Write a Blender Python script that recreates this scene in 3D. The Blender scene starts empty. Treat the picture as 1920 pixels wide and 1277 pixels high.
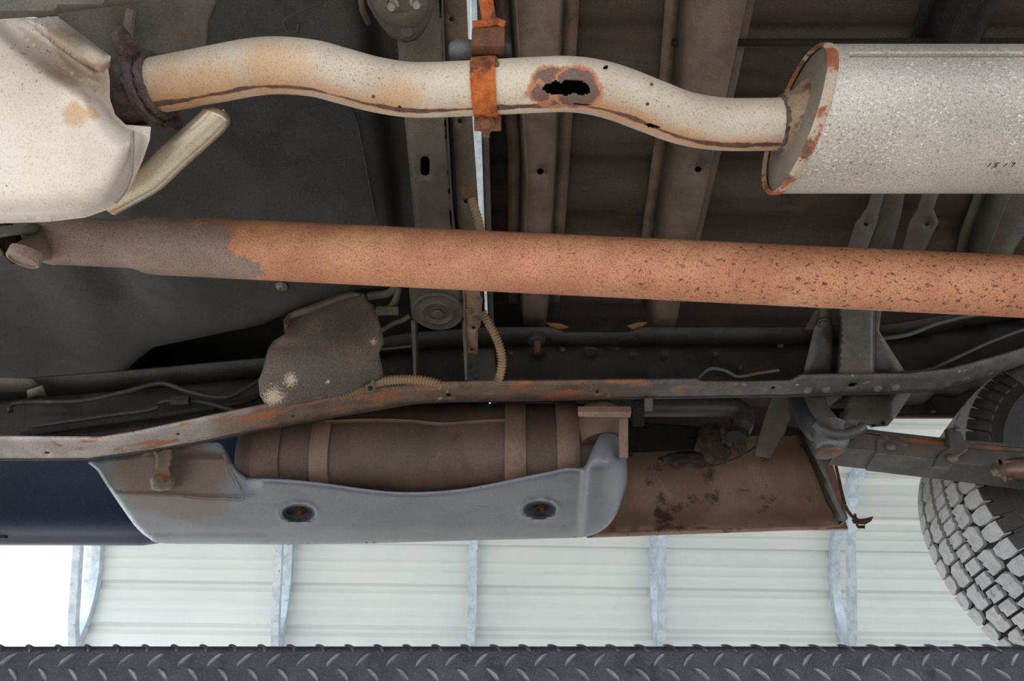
import bpy, bmesh, math, random
from mathutils import Vector, Matrix
from mathutils.geometry import delaunay_2d_cdt
import numpy as np
random.seed(7)
rng = np.random.RandomState(5)
R = math.radians
scene = bpy.context.scene
COL = scene.collection

# ------------------------------------------------------------------ camera
PITCH = R(42.0); FPX = 1400.0; CX, CY = 960.0, 638.5
cam_d = bpy.data.cameras.new('camera'); cam_d.sensor_width = 36.0
cam_d.lens = FPX / 1920.0 * 36.0; cam_d.clip_start = 0.02; cam_d.clip_end = 200
cam = bpy.data.objects.new('camera', cam_d); COL.objects.link(cam)
cam.rotation_euler = (math.pi / 2 + PITCH, 0, 0)
scene.camera = cam

# ------------------------------------------------------------------ world, sun, exposure
w = bpy.data.worlds.new('overcast_sky'); scene.world = w; w.use_nodes = True
bg = w.node_tree.nodes['Background']
bg.inputs[0].default_value = (0.86, 0.93, 1.0, 1); bg.inputs[1].default_value = 2.4
sun_d = bpy.data.lights.new('sun', 'SUN'); sun_d.energy = 6.0; sun_d.angle = R(3); sun_d.color = (1, 0.94, 0.86)
sun = bpy.data.objects.new('sun', sun_d); COL.objects.link(sun)
sun.rotation_euler = Vector((0.78, -0.42, -0.50)).to_track_quat('-Z', 'Y').to_euler()
vs = scene.view_settings
vs.view_transform = 'Standard'; vs.look = 'None'; vs.gamma = 1.0; vs.use_curve_mapping = False
vs.exposure = 0.33

# ------------------------------------------------------------------ measuring helpers (metres from pixel readings)
CS, SN = math.cos(PITCH), math.sin(PITCH)
def ray(u, v):
    a = (u - CX) / FPX; b = (CY - v) / FPX
    return Vector((a, CS - b * SN, SN + b * CS))
def PZ(u, v, z): d = ray(u, v); return d * (z / d.z)
def PY(u, v, y): d = ray(u, v); return d * (y / d.y)
def PT(u, v, t): return ray(u, v) * t
def atz(z): return lambda u, v, d=0: PZ(u, v, z)
def aty(y): return lambda u, v, d=0: PY(u, v, y)
def interp(tab, x):
    return float(np.interp(x, [a[0] for a in tab], [a[1] for a in tab]))

# ------------------------------------------------------------------ materials
def S(r, g, b, k=1.0):
    f = lambda c: ((c / 255) / 12.92 if c / 255 <= 0.04045 else ((c / 255 + 0.055) / 1.055) ** 2.4) * k
    return (f(r), f(g), f(b), 1)
class NT:
    def __init__(s, name):
        s.m = bpy.data.materials.new(name); s.m.use_nodes = True
        s.t = s.m.node_tree; s.n = s.t.nodes; s.b = s.n['Principled BSDF']
        s.geo = s.n.new('ShaderNodeNewGeometry').outputs['Position']
    def L(s, a, b): s.t.links.new(a, b)
    def noise(s, scale, detail=4, rough=0.6, stretch=None, src=None, dist=0.0):
        v = src or s.geo
        if stretch:
            mp = s.n.new('ShaderNodeMapping'); mp.inputs['Scale'].default_value = stretch
            s.L(v, mp.inputs[0]); v = mp.outputs[0]
        n = s.n.new('ShaderNodeTexNoise'); n.inputs['Scale'].default_value = scale
        n.inputs['Detail'].default_value = detail; n.inputs['Roughness'].default_value = rough
        n.inputs['Distortion'].default_value = dist
        s.L(v, n.inputs['Vector']); return n.outputs['Fac']
    def ramp(s, f, lo, hi):
        n = s.n.new('ShaderNodeMapRange'); n.interpolation_type = 'SMOOTHSTEP'
        n.inputs['From Min'].default_value = lo; n.inputs['From Max'].default_value = hi
        s.L(f, n.inputs['Value']); return n.outputs['Result']
    def math(s, op, a, b=None):
        n = s.n.new('ShaderNodeMath'); n.operation = op
        for i, x in enumerate((a, b)):
            if x is None: continue
            if isinstance(x, (int, float)): n.inputs[i].default_value = x
            else: s.L(x, n.inputs[i])
        return n.outputs[0]
    def mix(s, fac, a, b):
        n = s.n.new('ShaderNodeMix'); n.data_type = 'RGBA'
        for k, x in ((0, fac), (6, a), (7, b)):
            if isinstance(x, (int, float)): n.inputs[k].default_value = x
            elif isinstance(x, tuple): n.inputs[k].default_value = x
            else: s.L(x, n.inputs[k])
        return n.outputs[2]
    def sep(s, v):
        n = s.n.new('ShaderNodeSeparateXYZ'); s.L(v, n.inputs[0]); return n.outputs
    def uv(s):
        n = s.n.new('ShaderNodeUVMap'); n.uv_map = 'UVMap'; return n.outputs[0]
    def blob(s, p, r):
        n = s.n.new('ShaderNodeVectorMath'); n.operation = 'DISTANCE'; s.L(s.geo, n.inputs[0])
        n.inputs[1].default_value = p
        return s.math('DIVIDE', n.outputs['Value'], r)
    def done(s, col, rough=0.6, metal=0.0, bump=0.0, bscale=300, bfac=None, spec=0.5, grit=.5):
        if grit and not isinstance(col, tuple):      # fine dirt grain
            g = s.noise(420, 4, .75)
            col = s.mix(s.math('MULTIPLY', s.ramp(g, .50, .36), grit), col, (.012, .010, .009, 1))
            col = s.mix(s.math('MULTIPLY', s.ramp(g, .56, .70), grit * .45), col, S(214, 200, 186))
        if isinstance(col, tuple): s.b.inputs['Base Color'].default_value = col
        else: s.L(col, s.b.inputs['Base Color'])
        if isinstance(rough, (int, float)): s.b.inputs['Roughness'].default_value = rough
        else: s.L(rough, s.b.inputs['Roughness'])
        s.b.inputs['Metallic'].default_value = metal
        s.b.inputs['Specular IOR Level'].default_value = spec
        if bump:
            bn = s.n.new('ShaderNodeBump'); bn.inputs['Strength'].default_value = bump
            bn.inputs['Distance'].default_value = 0.002
            s.L(bfac if bfac is not None else s.noise(bscale, 3), bn.inputs['Height'])
            s.L(bn.outputs[0], s.b.inputs['Normal'])
        return s.m
def mat(name, c1, c2, scale=20, over=(), rough=0.6, metal=0.0, bump=0.0, bscale=300, stretch=None, lo=0.35, hi=0.65, spec=0.5, grit=.32):
    t = NT(name)
    col = t.mix(t.ramp(t.noise(scale, 5, 0.62, stretch), lo, hi), c1, c2)
    for o in over:      # (colour, noise scale, low, high, stretch)
        col = t.mix(t.ramp(t.noise(o[1], 5, 0.65, o[4] if len(o) > 4 else None), o[2], o[3]), col, o[0])
    return t.done(col, rough, metal, bump, bscale, spec=spec, grit=grit)

M = {}
M['undercoat'] = mat('undercoat', S(56, 54, 52), S(70, 67, 64), 9, [(S(86, 80, 74), 260, .55, .75)], .72, 0, .35, 420)
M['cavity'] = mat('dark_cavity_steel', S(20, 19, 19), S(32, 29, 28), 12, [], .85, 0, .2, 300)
M['frame'] = mat('frame_steel', S(86, 82, 80), S(108, 102, 98), 18, [(S(128, 94, 72), 11, .56, .70), (S(150, 128, 112), 45, .64, .74), (S(40, 36, 35), 60, .66, .74)], .45, .25, .3, 350)
M['frame_rust'] = mat('rusty_frame_steel', S(104, 86, 74), S(122, 106, 96), 14, [(S(150, 104, 74), 16, .52, .64), (S(78, 74, 74), 9, .56, .68), (S(176, 150, 130), 40, .66, .74)], .6, .12, .3, 350)
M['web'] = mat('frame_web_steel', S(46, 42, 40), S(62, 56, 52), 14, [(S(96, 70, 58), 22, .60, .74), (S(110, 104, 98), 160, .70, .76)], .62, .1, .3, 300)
M['olive'] = mat('drab_primer_steel', S(96, 88, 78), S(112, 102, 90), 16, [(S(140, 96, 66), 15, .60, .72), (S(56, 50, 46), 50, .66, .76)], .6, .1, .3, 320)
M['bedsteel'] = mat('bed_floor_steel', S(62, 52, 46), S(84, 70, 61), 7, [(S(108, 82, 66), 12, .60, .78), (S(42, 38, 36), 5, .56, .72)], .65, .1, .25, 260, (0.5, 2.5, 1))
M['crossmember'] = mat('crossmember_steel', S(104, 90, 81), S(128, 111, 99), 16, [(S(136, 96, 68), 10, .60, .76), (S(60, 54, 50), 42, .66, .76)], .6, .12, .3, 300)
M['palerust'] = mat('pale_rusted_bracket', S(134, 112, 96), S(152, 128, 108), 20, [(S(160, 108, 72), 22, .54, .66), (S(90, 72, 62), 36, .62, .72)], .65, .1, .3, 300)
M['bodymount'] = mat('crossmember_dark', S(84, 78, 73), S(102, 95, 88), 18, [(S(110, 84, 66), 14, .62, .74)], .62, .1, .25, 300)
M['rubber'] = mat('black_rubber', S(44, 44, 46), S(58, 57, 58), 30, [], .5, 0, .2, 300)
M['rustorange'] = mat('orange_rust', S(168, 84, 36), S(206, 112, 46), 60, [(S(104, 58, 42), 40, .52, .66), (S(70, 62, 62), 26, .66, .72)], .85, 0, .6, 260)
M['rustbrown'] = mat('brown_rust', S(98, 64, 48), S(124, 80, 56), 40, [(S(150, 96, 64), 30, .60, .72), (S(64, 46, 42), 50, .60, .72)], .85, 0, .5, 260)
M['rustscale'] = mat('pale_rust_scale', S(120, 82, 62), S(140, 98, 74), 50, [(S(96, 70, 58), 60, .56, .66)], .85, 0, .6, 200)
M['rustpurple'] = mat('scaled_purple_rust', S(84, 70, 70), S(104, 88, 86), 60, [(S(60, 48, 48), 45, .56, .68), (S(150, 138, 132), 170, .68, .76)], .8, .05, .8, 200)
M['heatshield'] = mat('heat_shield_steel', S(88, 78, 72), S(106, 95, 88), 8, [(S(124, 92, 72), 9, .58, .74), (S(64, 60, 58), 6, .58, .72)], .6, .15, .2, 260)
M['brown_tank'] = mat('dusty_brown_tank', S(86, 70, 62), S(108, 87, 77), 8, [(S(64, 53, 48), 6, .55, .70), (S(134, 104, 88), 14, .64, .76)], .58, .1, .2, 220)
M['strap'] = mat('tank_strap_steel', S(120, 96, 84), S(138, 112, 98), 18, [(S(92, 74, 64), 14, .56, .70)], .55, .2, .2, 260)
M['bedside'] = mat('bedside_inner_panel', S(160, 128, 110), S(184, 150, 130), 7, [(S(98, 78, 68), 9, .56, .64), (S(204, 160, 138), 11, .60, .72), (S(64, 52, 46), 30, .66, .74)], .6, .05, .25, 220)
M['navy'] = mat('navy_paint', S(30, 41, 64), S(42, 56, 86), 3, [(S(58, 62, 74), 300, .6, .76)], .38, .2, .1, 400)
M['plate'] = mat('black_tread_plate', S(48, 50, 56), S(62, 64, 69), 25, [(S(88, 86, 85), 38, .64, .78), (S(34, 35, 40), 14, .56, .7)], .48, .35, .25, 400)
M['lug'] = mat('tread_plate_lug', S(84, 87, 94), S(112, 113, 116), 40, [], .32, .55, .15, 400)
M['sidewall'] = mat('tire_sidewall_rubber', S(58, 56, 55), S(74, 71, 69), 12, [(S(96, 86, 78), 18, .60, .76)], .75, 0, .2, 300)
M['block'] = mat('dusty_tread_rubber', S(178, 177, 178), S(198, 197, 197), 60, [(S(136, 132, 128), 24, .60, .72)], .8, 0, .3, 260)
M['groove'] = mat('tire_groove_rubber', S(24, 22, 22), S(34, 31, 30), 40, [], .85, 0)
M['wallpanel'] = mat('white_sheet_metal', S(203, 206, 203), S(210, 212, 207), 1.5, [], .45, 0, grit=0)
M['galv'] = mat('galvanised_tube', S(176, 188, 200), S(204, 212, 220), 14, [(S(150, 160, 172), 30, .58, .70)], .42, .35, grit=0)
M['concrete'] = mat('concrete_floor', S(150, 146, 140), S(164, 160, 154), 3, [], .85, 0, .2, 60, grit=0)
M['brass'] = mat('pale_steel_bolt', S(150, 146, 138), S(170, 164, 156), 40, [(S(110, 86, 70), 60, .56, .66)], .45, .5)
M['silver'] = mat('tinted_silver_steel', S(196, 180, 156), S(214, 202, 180), 6, [(S(222, 176, 134), 9, .52, .70), (S(140, 134, 118), 260, .62, .74)], .34, .75, .1, 300, (1, 1, .4))
M['conduit'] = mat('split_loom_plastic', S(138, 114, 86), S(156, 130, 100), 12, [(S(96, 88, 80), 8, .52, .62)], .6, grit=.2)
M['bluecone'] = mat('blue_black_rubber', S(56, 60, 66), S(74, 78, 84), 12, [(S(92, 80, 72), 12, .60, .74)], .45, .1, .2, 240)
M['stopper'] = mat('bump_stop_rubber', S(98, 100, 104), S(122, 124, 128), 12, [(S(150, 120, 98), 16, .62, .74)], .45, .1, .2, 240)
M['dirt'] = mat('caked_mud', S(52, 44, 40), S(76, 64, 56), 30, [(S(100, 82, 66), 40, .60, .72)], .95, 0, 1.0, 120)
M['hose'] = mat('filler_hose_rubber', S(70, 68, 68), S(88, 84, 82), 12, [(S(104, 92, 82), 14, .6, .72)], .42, 0, .1, 240)
M['hubsteel'] = mat('hub_steel', S(90, 84, 78), S(110, 102, 94), 14, [], .6, .2, .2, 200)

def shield_mat():
    t = NT('grey_shield_polymer')
    c = t.mix(t.ramp(t.noise(5, 5), .35, .65), S(116, 121, 130), S(138, 143, 152))
    c = t.mix(t.math('MULTIPLY', t.ramp(t.noise(60, 5, .7, (0.35, 1.2, 1)), .62, .68), t.ramp(t.noise(6, 3), .48, .58)), c, S(62, 62, 66))
    # dried brown dirt that settled on the inner, upper end by the bracket
    p = PZ(330, 895, .80); d = t.math('ADD', t.blob(p, .15), t.math('MULTIPLY', t.noise(16, 5), .7))
    c = t.mix(t.math('MULTIPLY', t.ramp(d, 1.30, .95), .85), c, S(122, 100, 86))
    p = PZ(1140, 850, .74); d = t.math('ADD', t.blob(p, .045), t.math('MULTIPLY', t.noise(20, 5), .7))
    c = t.mix(t.math('MULTIPLY', t.ramp(d, 1.35, .95), .8), c, S(140, 110, 92))
    return t.done(c, .36, .1, .15, 200, grit=.3)
M['shield'] = shield_mat()
def flange_mat():
    t = NT('weathered_rail_flange'); x = t.sep(t.geo)[0]; n = t.noise(9, 5)
    xx = t.math('ADD', x, t.math('MULTIPLY', t.math('SUBTRACT', n, .5), .35))
    c = t.mix(t.ramp(xx, -.62, -.46), t.mix(t.ramp(t.noise(14, 5), .4, .6), S(206, 192, 186), S(176, 168, 168)), t.mix(t.ramp(t.noise(18, 5), .4, .6), S(120, 98, 82), S(140, 118, 102)))
    c = t.mix(t.ramp(xx, .08, .32), c, t.mix(t.ramp(t.noise(20, 5), .4, .6), S(96, 92, 92), S(114, 109, 107)))
    r = t.math('MULTIPLY', t.ramp(t.noise(10, 6, .65, (1, 3, 1)), .52, .60), t.ramp(x, .55, .15))
    c = t.mix(r, c, S(176, 118, 84))
    c = t.mix(t.ramp(t.noise(34, 5), .63, .70), c, S(186, 168, 154))
    c = t.mix(t.ramp(t.noise(70, 4), .66, .72), c, S(66, 58, 54))
    return t.done(c, .58, .12, .3, 320)
M['flange'] = flange_mat()

def cat_mat():
    t = NT('cream_stained_steel')
    c = t.mix(t.ramp(t.noise(7, 5), .35, .68), S(226, 214, 202), S(208, 194, 180))
    c = t.mix(t.math('MULTIPLY', t.ramp(t.noise(230, 3, .7), .62, .68), t.ramp(t.noise(9, 3), .40, .62)), c, S(116, 98, 84))
    c = t.mix(t.ramp(t.noise(26, 5, .7, (1, .5, 1)), .67, .72), c, S(128, 116, 108))
    for (u, v, r, cc) in ((140, 215, .013, S(200, 160, 118)), (178, 150, .024, S(150, 118, 88)), (175, 207, .010, S(204, 162, 124)), (120, 105, .03, S(160, 136, 112))):  # large brown blobs by the upper flange: stain plus painted-in valley shade
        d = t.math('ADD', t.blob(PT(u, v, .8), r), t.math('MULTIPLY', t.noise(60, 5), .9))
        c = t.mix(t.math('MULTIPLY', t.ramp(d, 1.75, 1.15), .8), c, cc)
    return t.done(c, .5, .15, .15, 220, grit=.22)
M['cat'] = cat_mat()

def pipe_mat():
    t = NT('cream_rusting_pipe_steel'); uv = t.uv(); x = t.sep(uv)
    c = t.mix(t.ramp(t.noise(9, 5), .35, .65), S(222, 208, 190), S(204, 188, 170))
    c = t.mix(t.math('MULTIPLY', t.ramp(t.noise(300, 3, .7), .60, .67), t.ramp(t.noise(10, 3), .36, .60)), c, S(120, 100, 84))
    # rust line along the weld seam (v = angle around the pipe)
    off = t.math('MULTIPLY', t.math('SUBTRACT', t.noise(30, 4), .5), .03)
    dv = t.math('ABSOLUTE', t.math('SUBTRACT', t.math('ADD', x[1], off), SEAM))
    grad = t.math('SUBTRACT', SEAM - 0.0, x[1])
    halo = t.math('MULTIPLY', t.ramp(t.math('ADD', dv, t.math('MULTIPLY', t.noise(14, 4), .12)), .165, .06), t.ramp(t.noise(5, 3), .30, .52))
    c = t.mix(t.math('MULTIPLY', halo, .75), c, S(206, 146, 98))
    for (u, v, r) in ((318, 178, .05), (400, 165, .04), (520, 140, .05), (300, 205, .03), (745, 190, .04)):
        d = t.math('ADD', t.blob(PT(u, v, .88), r), t.math('MULTIPLY', t.noise(24, 5, .7), .9))
        c = t.mix(t.math('MULTIPLY', t.ramp(d, 1.7, .9), .55), c, S(208, 156, 108))
    wid = t.math('ADD', t.math('MULTIPLY', t.math('SUBTRACT', t.noise(12, 4), .38), .085), .006)
    seam = t.ramp(t.math('SUBTRACT', dv, wid), .006, -.006)
    c = t.mix(seam, c, t.mix(t.ramp(t.noise(90, 4), .4, .6), S(120, 80, 64), S(92, 66, 60)))
    # scaled rust around the perforation and beside the clamp
    for (u, v, r, k) in HOLE_RUST:
        d = t.math('ADD', t.blob(PT(u, v, .88), r), t.math('MULTIPLY', t.noise(45, 6, .75), .9))
        c = t.mix(t.ramp(d, 1.55, 1.38), c, S(196, 130, 92))
        c = t.mix(t.ramp(d, 1.38, 1.28), c, t.mix(t.ramp(t.noise(140, 4), .4, .6), S(126, 86, 74), S(112, 96, 92)))
    return t.done(c, .55, .12, .25, 260, grit=.28)
SEAM = .462
HOLE_RUST = [(1045, 168, .034, 1), (1085, 168, .034, 1), (1018, 188, .026, 1), (985, 197, .022, 1), (955, 202, .022, 1), (944, 198, .016, 1)]

def muffler_mat():
    t = NT('speckled_muffler_steel')
    c = t.mix(t.ramp(t.noise(6, 5), .35, .65), S(184, 176, 168), S(206, 197, 188))
    c = t.mix(t.math('MULTIPLY', t.ramp(t.noise(330, 3, .7, (.7, 1, 1)), .54, .66), t.ramp(t.noise(5, 3), .36, .62)), c, S(238, 234, 228))
    c = t.mix(t.math('MULTIPLY', t.ramp(t.noise(260, 3, .7), .63, .68), t.ramp(t.noise(11, 3), .44, .60)), c, S(92, 84, 76))
    d = t.math('ADD', t.blob(PT(1594, 301, .9), .006), t.math('MULTIPLY', t.noise(200, 5), .9))
    c = t.mix(t.ramp(d, 1.3, 1.1), c, S(180, 84, 50))
    return t.done(c, .5, .25, .3, 260)
M['muffler'] = muffler_mat()
M['muffcap'] = mat('muffler_end_steel', S(122, 114, 102), S(138, 130, 118), 14, [(S(156, 120, 84), 12, .60, .74), (S(200, 192, 180), 190, .66, .74)], .6, .1, .4, 300)
M['collar'] = mat('heat_tinted_collar', S(146, 122, 98), S(164, 140, 114), 30, [(S(100, 74, 58), 26, .54, .66)], .6, .15, .4, 260)
M['soot'] = mat('black_soot', S(14, 12, 12), S(24, 20, 18), 30, [], .95, 0)

def shaft_mat():
    t = NT('rusted_shaft_steel'); x = t.sep(t.geo)
    c = t.mix(t.ramp(t.noise(12, 6, .7), .35, .65), S(214, 150, 114), S(196, 130, 100))
    c = t.mix(t.ramp(t.noise(8, 4), .52, .72), c, S(222, 164, 122))
    sp = t.ramp(t.noise(150, 4, .7, (.75, 1, 1)), .56, .64)
    c = t.mix(t.math('MULTIPLY', sp, t.ramp(t.math('ADD', t.noise(5, 3), t.math('MULTIPLY', x[0], .22)), .40, .62)), c, S(112, 64, 54))
    c = t.mix(t.math('MULTIPLY', t.ramp(t.noise(330, 3), .62, .68), .8), c, S(92, 58, 50))
    # plain greyish section at the front with a ragged edge
    d = t.math('ADD', x[0], t.math('MULTIPLY', t.math('SUBTRACT', t.noise(13, 5, .62), .5), .32))
    d = t.math('ADD', d, t.math('MULTIPLY', t.math('SUBTRACT', x[2], .83), 1.3))
    f = t.ramp(d, -.385, -.397)
    g = t.mix(t.ramp(t.noise(14, 5), .35, .65), S(146, 122, 110), S(160, 136, 126))
    return t.done(t.mix(f, c, g), .72, .05, .35, 280)
M['shaft'] = shaft_mat()

# ------------------------------------------------------------------ object helpers
def thing(name, loc, label, cat, group=None):
    o = bpy.data.objects.new(name, None); COL.objects.link(o); o.location = loc; o.empty_display_size = .05
    o['label'] = label; o['category'] = cat
    if group: o['group'] = group
    return o
def finish(name, V, F, m, parent=None, label=None, cat=None, smooth=35, UV=None, bevel=0, solid=None, kind=None, group=None, mats=None, bseg=2):
    V = [Vector(v) for v in V]
    if parent is not None:
        o0 = Vector((0, 0, 0)); p = parent
        while p is not None: o0 += Vector(p.location); p = p.parent
    else:
        o0 = sum(V, Vector()) / len(V)
        o0 = Vector((round(o0.x, 3), round(o0.y, 3), round(o0.z, 3)))
    me = bpy.data.meshes.new(name)
    me.from_pydata([v - o0 for v in V], [], F)
    if UV is not None:
        l = me.uv_layers.new(name='UVMap')
        l.data.foreach_set('uv', np.array(UV, dtype=np.float32).ravel())
    me.validate(); me.update()
    if smooth:
        me.polygons.foreach_set('use_smooth', [True] * len(me.polygons)); me.set_sharp_from_angle(angle=R(smooth))
    for mm in ([m] + (mats or [])): me.materials.append(M[mm] if isinstance(mm, str) else mm)
    o = bpy.data.objects.new(name, me); COL.objects.link(o)
    if parent is not None: o.parent = parent
    else: o.location = o0
    if label: o['label'] = label
    if cat: o['category'] = cat
    if kind: o['kind'] = kind
    if group: o['group'] = group
    if solid:
        md = o.modifiers.new('thickness', 'SOLIDIFY'); md.thickness = solid; md.offset = -1
        if mats: md.material_offset = 1; md.material_offset_rim = 1
    if bevel:
        md = o.modifiers.new('edge', 'BEVEL'); md.width = bevel; md.segments = bseg; md.limit_method = 'ANGLE'; md.angle_limit = R(40)
    return o
def catmull(pts, n=8, closed=False):
    P = [Vector(p) for p in pts]; out = []
    N = len(P)
    for i in range(N if closed else N - 1):
        if closed: a, b, c, d = P[i - 1], P[i], P[(i + 1) % N], P[(i + 2) % N]
        else: a, b, c, d = P[max(i - 1, 0)], P[i], P[i + 1], P[min(i + 2, N - 1)]
        for k in range(n):
            t = k / n
            out.append(.5 * ((2 * b) + (c - a) * t + (2 * a - 5 * b + 4 * c - d) * t * t + (3 * b - a - 3 * c + d) * t ** 3))
    if not closed: out.append(P[-1])
    return out
def tube(path, rad, seg=20, cap=True, ref=Vector((0, 0, 1)), ell=(1, 1)):
    """rings along a path; ring angle is measured from ref; returns V,F,UV(per loop)"""
    P = [Vector(p) for p in path]; n = len(P)
    if not hasattr(rad, '__len__'): rad = [rad] * n
    V, F, U = [], [], []; L = 0
    for i in range(n):
        tg = P[min(i + 1, n - 1)] - P[max(i - 1, 0)]
        if tg.length < 1e-9: tg = P[-1] - P[0]
        tg.normalize()
        r = ref - tg * ref.dot(tg); r.normalize(); s = tg.cross(r)
        for k in range(seg):
            a = 2 * math.pi * k / seg
            V.append(P[i] + r * math.cos(a) * rad[i] * ell[0] + s * math.sin(a) * rad[i] * ell[1])
    Ls = [0]
    for i in range(1, n): Ls.append(Ls[-1] + (P[i] - P[i - 1]).length)
    for i in range(n - 1):
        for k in range(seg):
            a, b = i * seg + k, i * seg + (k + 1) % seg
            F.append((a, b, b + seg, a + seg))
            U += [(Ls[i], k / seg), (Ls[i], (k + 1) / seg), (Ls[i + 1], (k + 1) / seg), (Ls[i + 1], k / seg)]
    if cap:
        F.append(tuple(range(seg))[::-1]); U += [(0, 0)] * seg
        F.append(tuple(range((n - 1) * seg, n * seg))); U += [(Ls[-1], 0)] * seg
    return V, F, U
def join(*parts):
    V, F = [], []
    for p in parts:
        k = len(V); V += list(p[0]); F += [tuple(i + k for i in f) for f in p[1]]
    return V, F
def box(c, hx, hy, hz):
    """c centre; hx,hy,hz half-axis vectors"""
    c = Vector(c); V = []
    hx, hy, hz = Vector(hx), Vector(hy), Vector(hz)
    for i in (-1, 1):
        for j in (-1, 1):
            for k in (-1, 1): V.append(c + hx * i + hy * j + hz * k)
    F = [(0, 1, 3, 2), (4, 6, 7, 5), (0, 4, 5, 1), (2, 3, 7, 6), (0, 2, 6, 4), (1, 5, 7, 3)]
    if hx.cross(hy).dot(hz) < 0: F = [f[::-1] for f in F]
    return V, F
def abox(x0, x1, y0, y1, z0, z1):
    return box(((x0 + x1) / 2, (y0 + y1) / 2, (z0 + z1) / 2), ((x1 - x0) / 2, 0, 0), (0, (y1 - y0) / 2, 0), (0, 0, (z1 - z0) / 2))
def poly_dist(P, pts):
    P = np.asarray(P, float); Q = np.roll(P, -1, 0); pts = np.asarray(pts, float)
    best = np.full(len(pts), 1e9); ins = np.zeros(len(pts), bool)
    for a, b in zip(P, Q):
        d = b - a; L = max(d @ d, 1e-9)
        t = np.clip(((pts - a) @ d) / L, 0, 1)
        best = np.minimum(best, np.hypot(*(pts - a - t[:, None] * d).T))
        c = (a[1] > pts[:, 1]) != (b[1] > pts[:, 1])
        with np.errstate(divide='ignore', invalid='ignore'):
            xi = (b[0] - a[0]) * (pts[:, 1] - a[1]) / (b[1] - a[1] + 1e-12) + a[0]
        ins ^= c & (pts[:, 0] < xi)
    return best, ins
def circ(u, v, r, rv=None, n=14, a0=0.0):
    rv = rv or r
    return [(u + r * math.cos(2 * math.pi * k / n + a0), v + rv * math.sin(2 * math.pi * k / n + a0)) for k in range(n)]
def sheet(name, outline, fn, m, parent=None, thick=.003, holes=(), step=14, curve=0, smooth=50, **kw):
    """a curved or flat plate cut to an outline, with real holes; fn(u,v,d) gives the 3-D point, d = distance to the edge"""
    if curve: outline = [(p.x, p.y) for p in catmull([(u, v, 0) for u, v in outline], curve, True)]
    pts = []; edges = []
    def loop(O):
        k = len(pts); n = len(O)
        for i, (u, v) in enumerate(O): pts.append((u, v)); edges.append((k + i, k + (i + 1) % n))
    dens = []
    for i, a in enumerate(outline):
        b = outline[(i + 1) % len(outline)]
        n = max(1, int(math.hypot(b[0] - a[0], b[1] - a[1]) / step))
        for k in range(n): dens.append((a[0] + (b[0] - a[0]) * k / n, a[1] + (b[1] - a[1]) * k / n))
    loop(dens)
    hl = [h for h in holes]
    for h in hl: loop(h)
    us = [p[0] for p in outline]; vs_ = [p[1] for p in outline]
    g = [(u + (step * .5 if j % 2 else 0), v) for j, v in enumerate(np.arange(min(vs_), max(vs_), step)) for u in np.arange(min(us), max(us), step)]
    d, ins = poly_dist(outline, g); ok = ins & (d > step * .45)
    for h in hl:
        dh, ih = poly_dist(h, g); ok &= ~ih & (dh > step * .3)
    pts += [p for p, k in zip(g, ok) if k]
    res = delaunay_2d_cdt([Vector(p) for p in pts], edges, [], 0, 1e-4)
    P2 = [(p[0], p[1]) for p in res[0]]; T = res[2]
    cen = [(sum(P2[i][0] for i in t) / len(t), sum(P2[i][1] for i in t) / len(t)) for t in T]
    _, ins = poly_dist(outline, cen); ok = ins.copy()
    for h in hl: ok &= ~poly_dist(h, cen)[1]
    dd, _ = poly_dist(outline, P2)
    V = [Vector(fn(p[0], p[1], q)) for p, q in zip(P2, dd)]
    F = []
    for t, k in zip(T, ok):
        if not k: continue
        n = (V[t[1]] - V[t[0]]).cross(V[t[2]] - V[t[0]])
        F.append(tuple(t) if n.dot(V[t[0]]) < 0 else tuple(t)[::-1])
    used = sorted({i for f in F for i in f}); ix = {a: b for b, a in enumerate(used)}
    V = [V[i] for i in used]; F = [tuple(ix[i] for i in f) for f in F]
    return finish(name, V, F, m, parent, smooth=smooth, solid=thick, **kw)
def axis_frame(n):
    n = Vector(n).normalized(); a = Vector((1, 0, 0)) if abs(n.x) < .8 else Vector((0, 1, 0))
    x = (a - n * a.dot(n)).normalized(); return x, n.cross(x), n
def lathe(c, n, prof, seg=20, rot=0):
    """prof: list of (radius, height along n)"""
    x, y, n = axis_frame(n); c = Vector(c); V, F = [], []
    for r, h in prof:
        for k in range(seg):
            a = 2 * math.pi * k / seg + rot
            V.append(c + n * h + (x * math.cos(a) + y * math.sin(a)) * r)
    for i in range(len(prof) - 1):
        for k in range(seg):
            a, b = i * seg + k, i * seg + (k + 1) % seg
            F.append((a, b, b + seg, a + seg))
    F.append(tuple(range(seg))[::-1]); F.append(tuple(range((len(prof) - 1) * seg, len(prof) * seg)))
    return V, F
def hexbolt(c, n, r, h, washer=True):
    p = lathe(c, n, [(r, 0), (r, h * .8), (r * .8, h)], 6)
    if washer: p = join(lathe(c, n, [(r * 1.5, -.001), (r * 1.5, h * .2), (r * 1.45, h * .22)], 16), p)
    return p
def rivet(c, n, r): return lathe(c, n, [(r, -.001), (r * .92, r * .3), (r * .6, r * .55), (r * .15, r * .65)], 12)
def loft(rings, closed=True, cap=True):
    V = [v for r in rings for v in r]; n = len(rings[0]); F = []
    for i in range(len(rings) - 1):
        for k in range(n if closed else n - 1):
            a, b = i * n + k, i * n + (k + 1) % n
            F.append((a, b, b + n, a + n))
    if cap and closed: F.append(tuple(range(n))[::-1]); F.append(tuple(range((len(rings) - 1) * n, len(rings) * n)))
    return V, F
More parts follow.
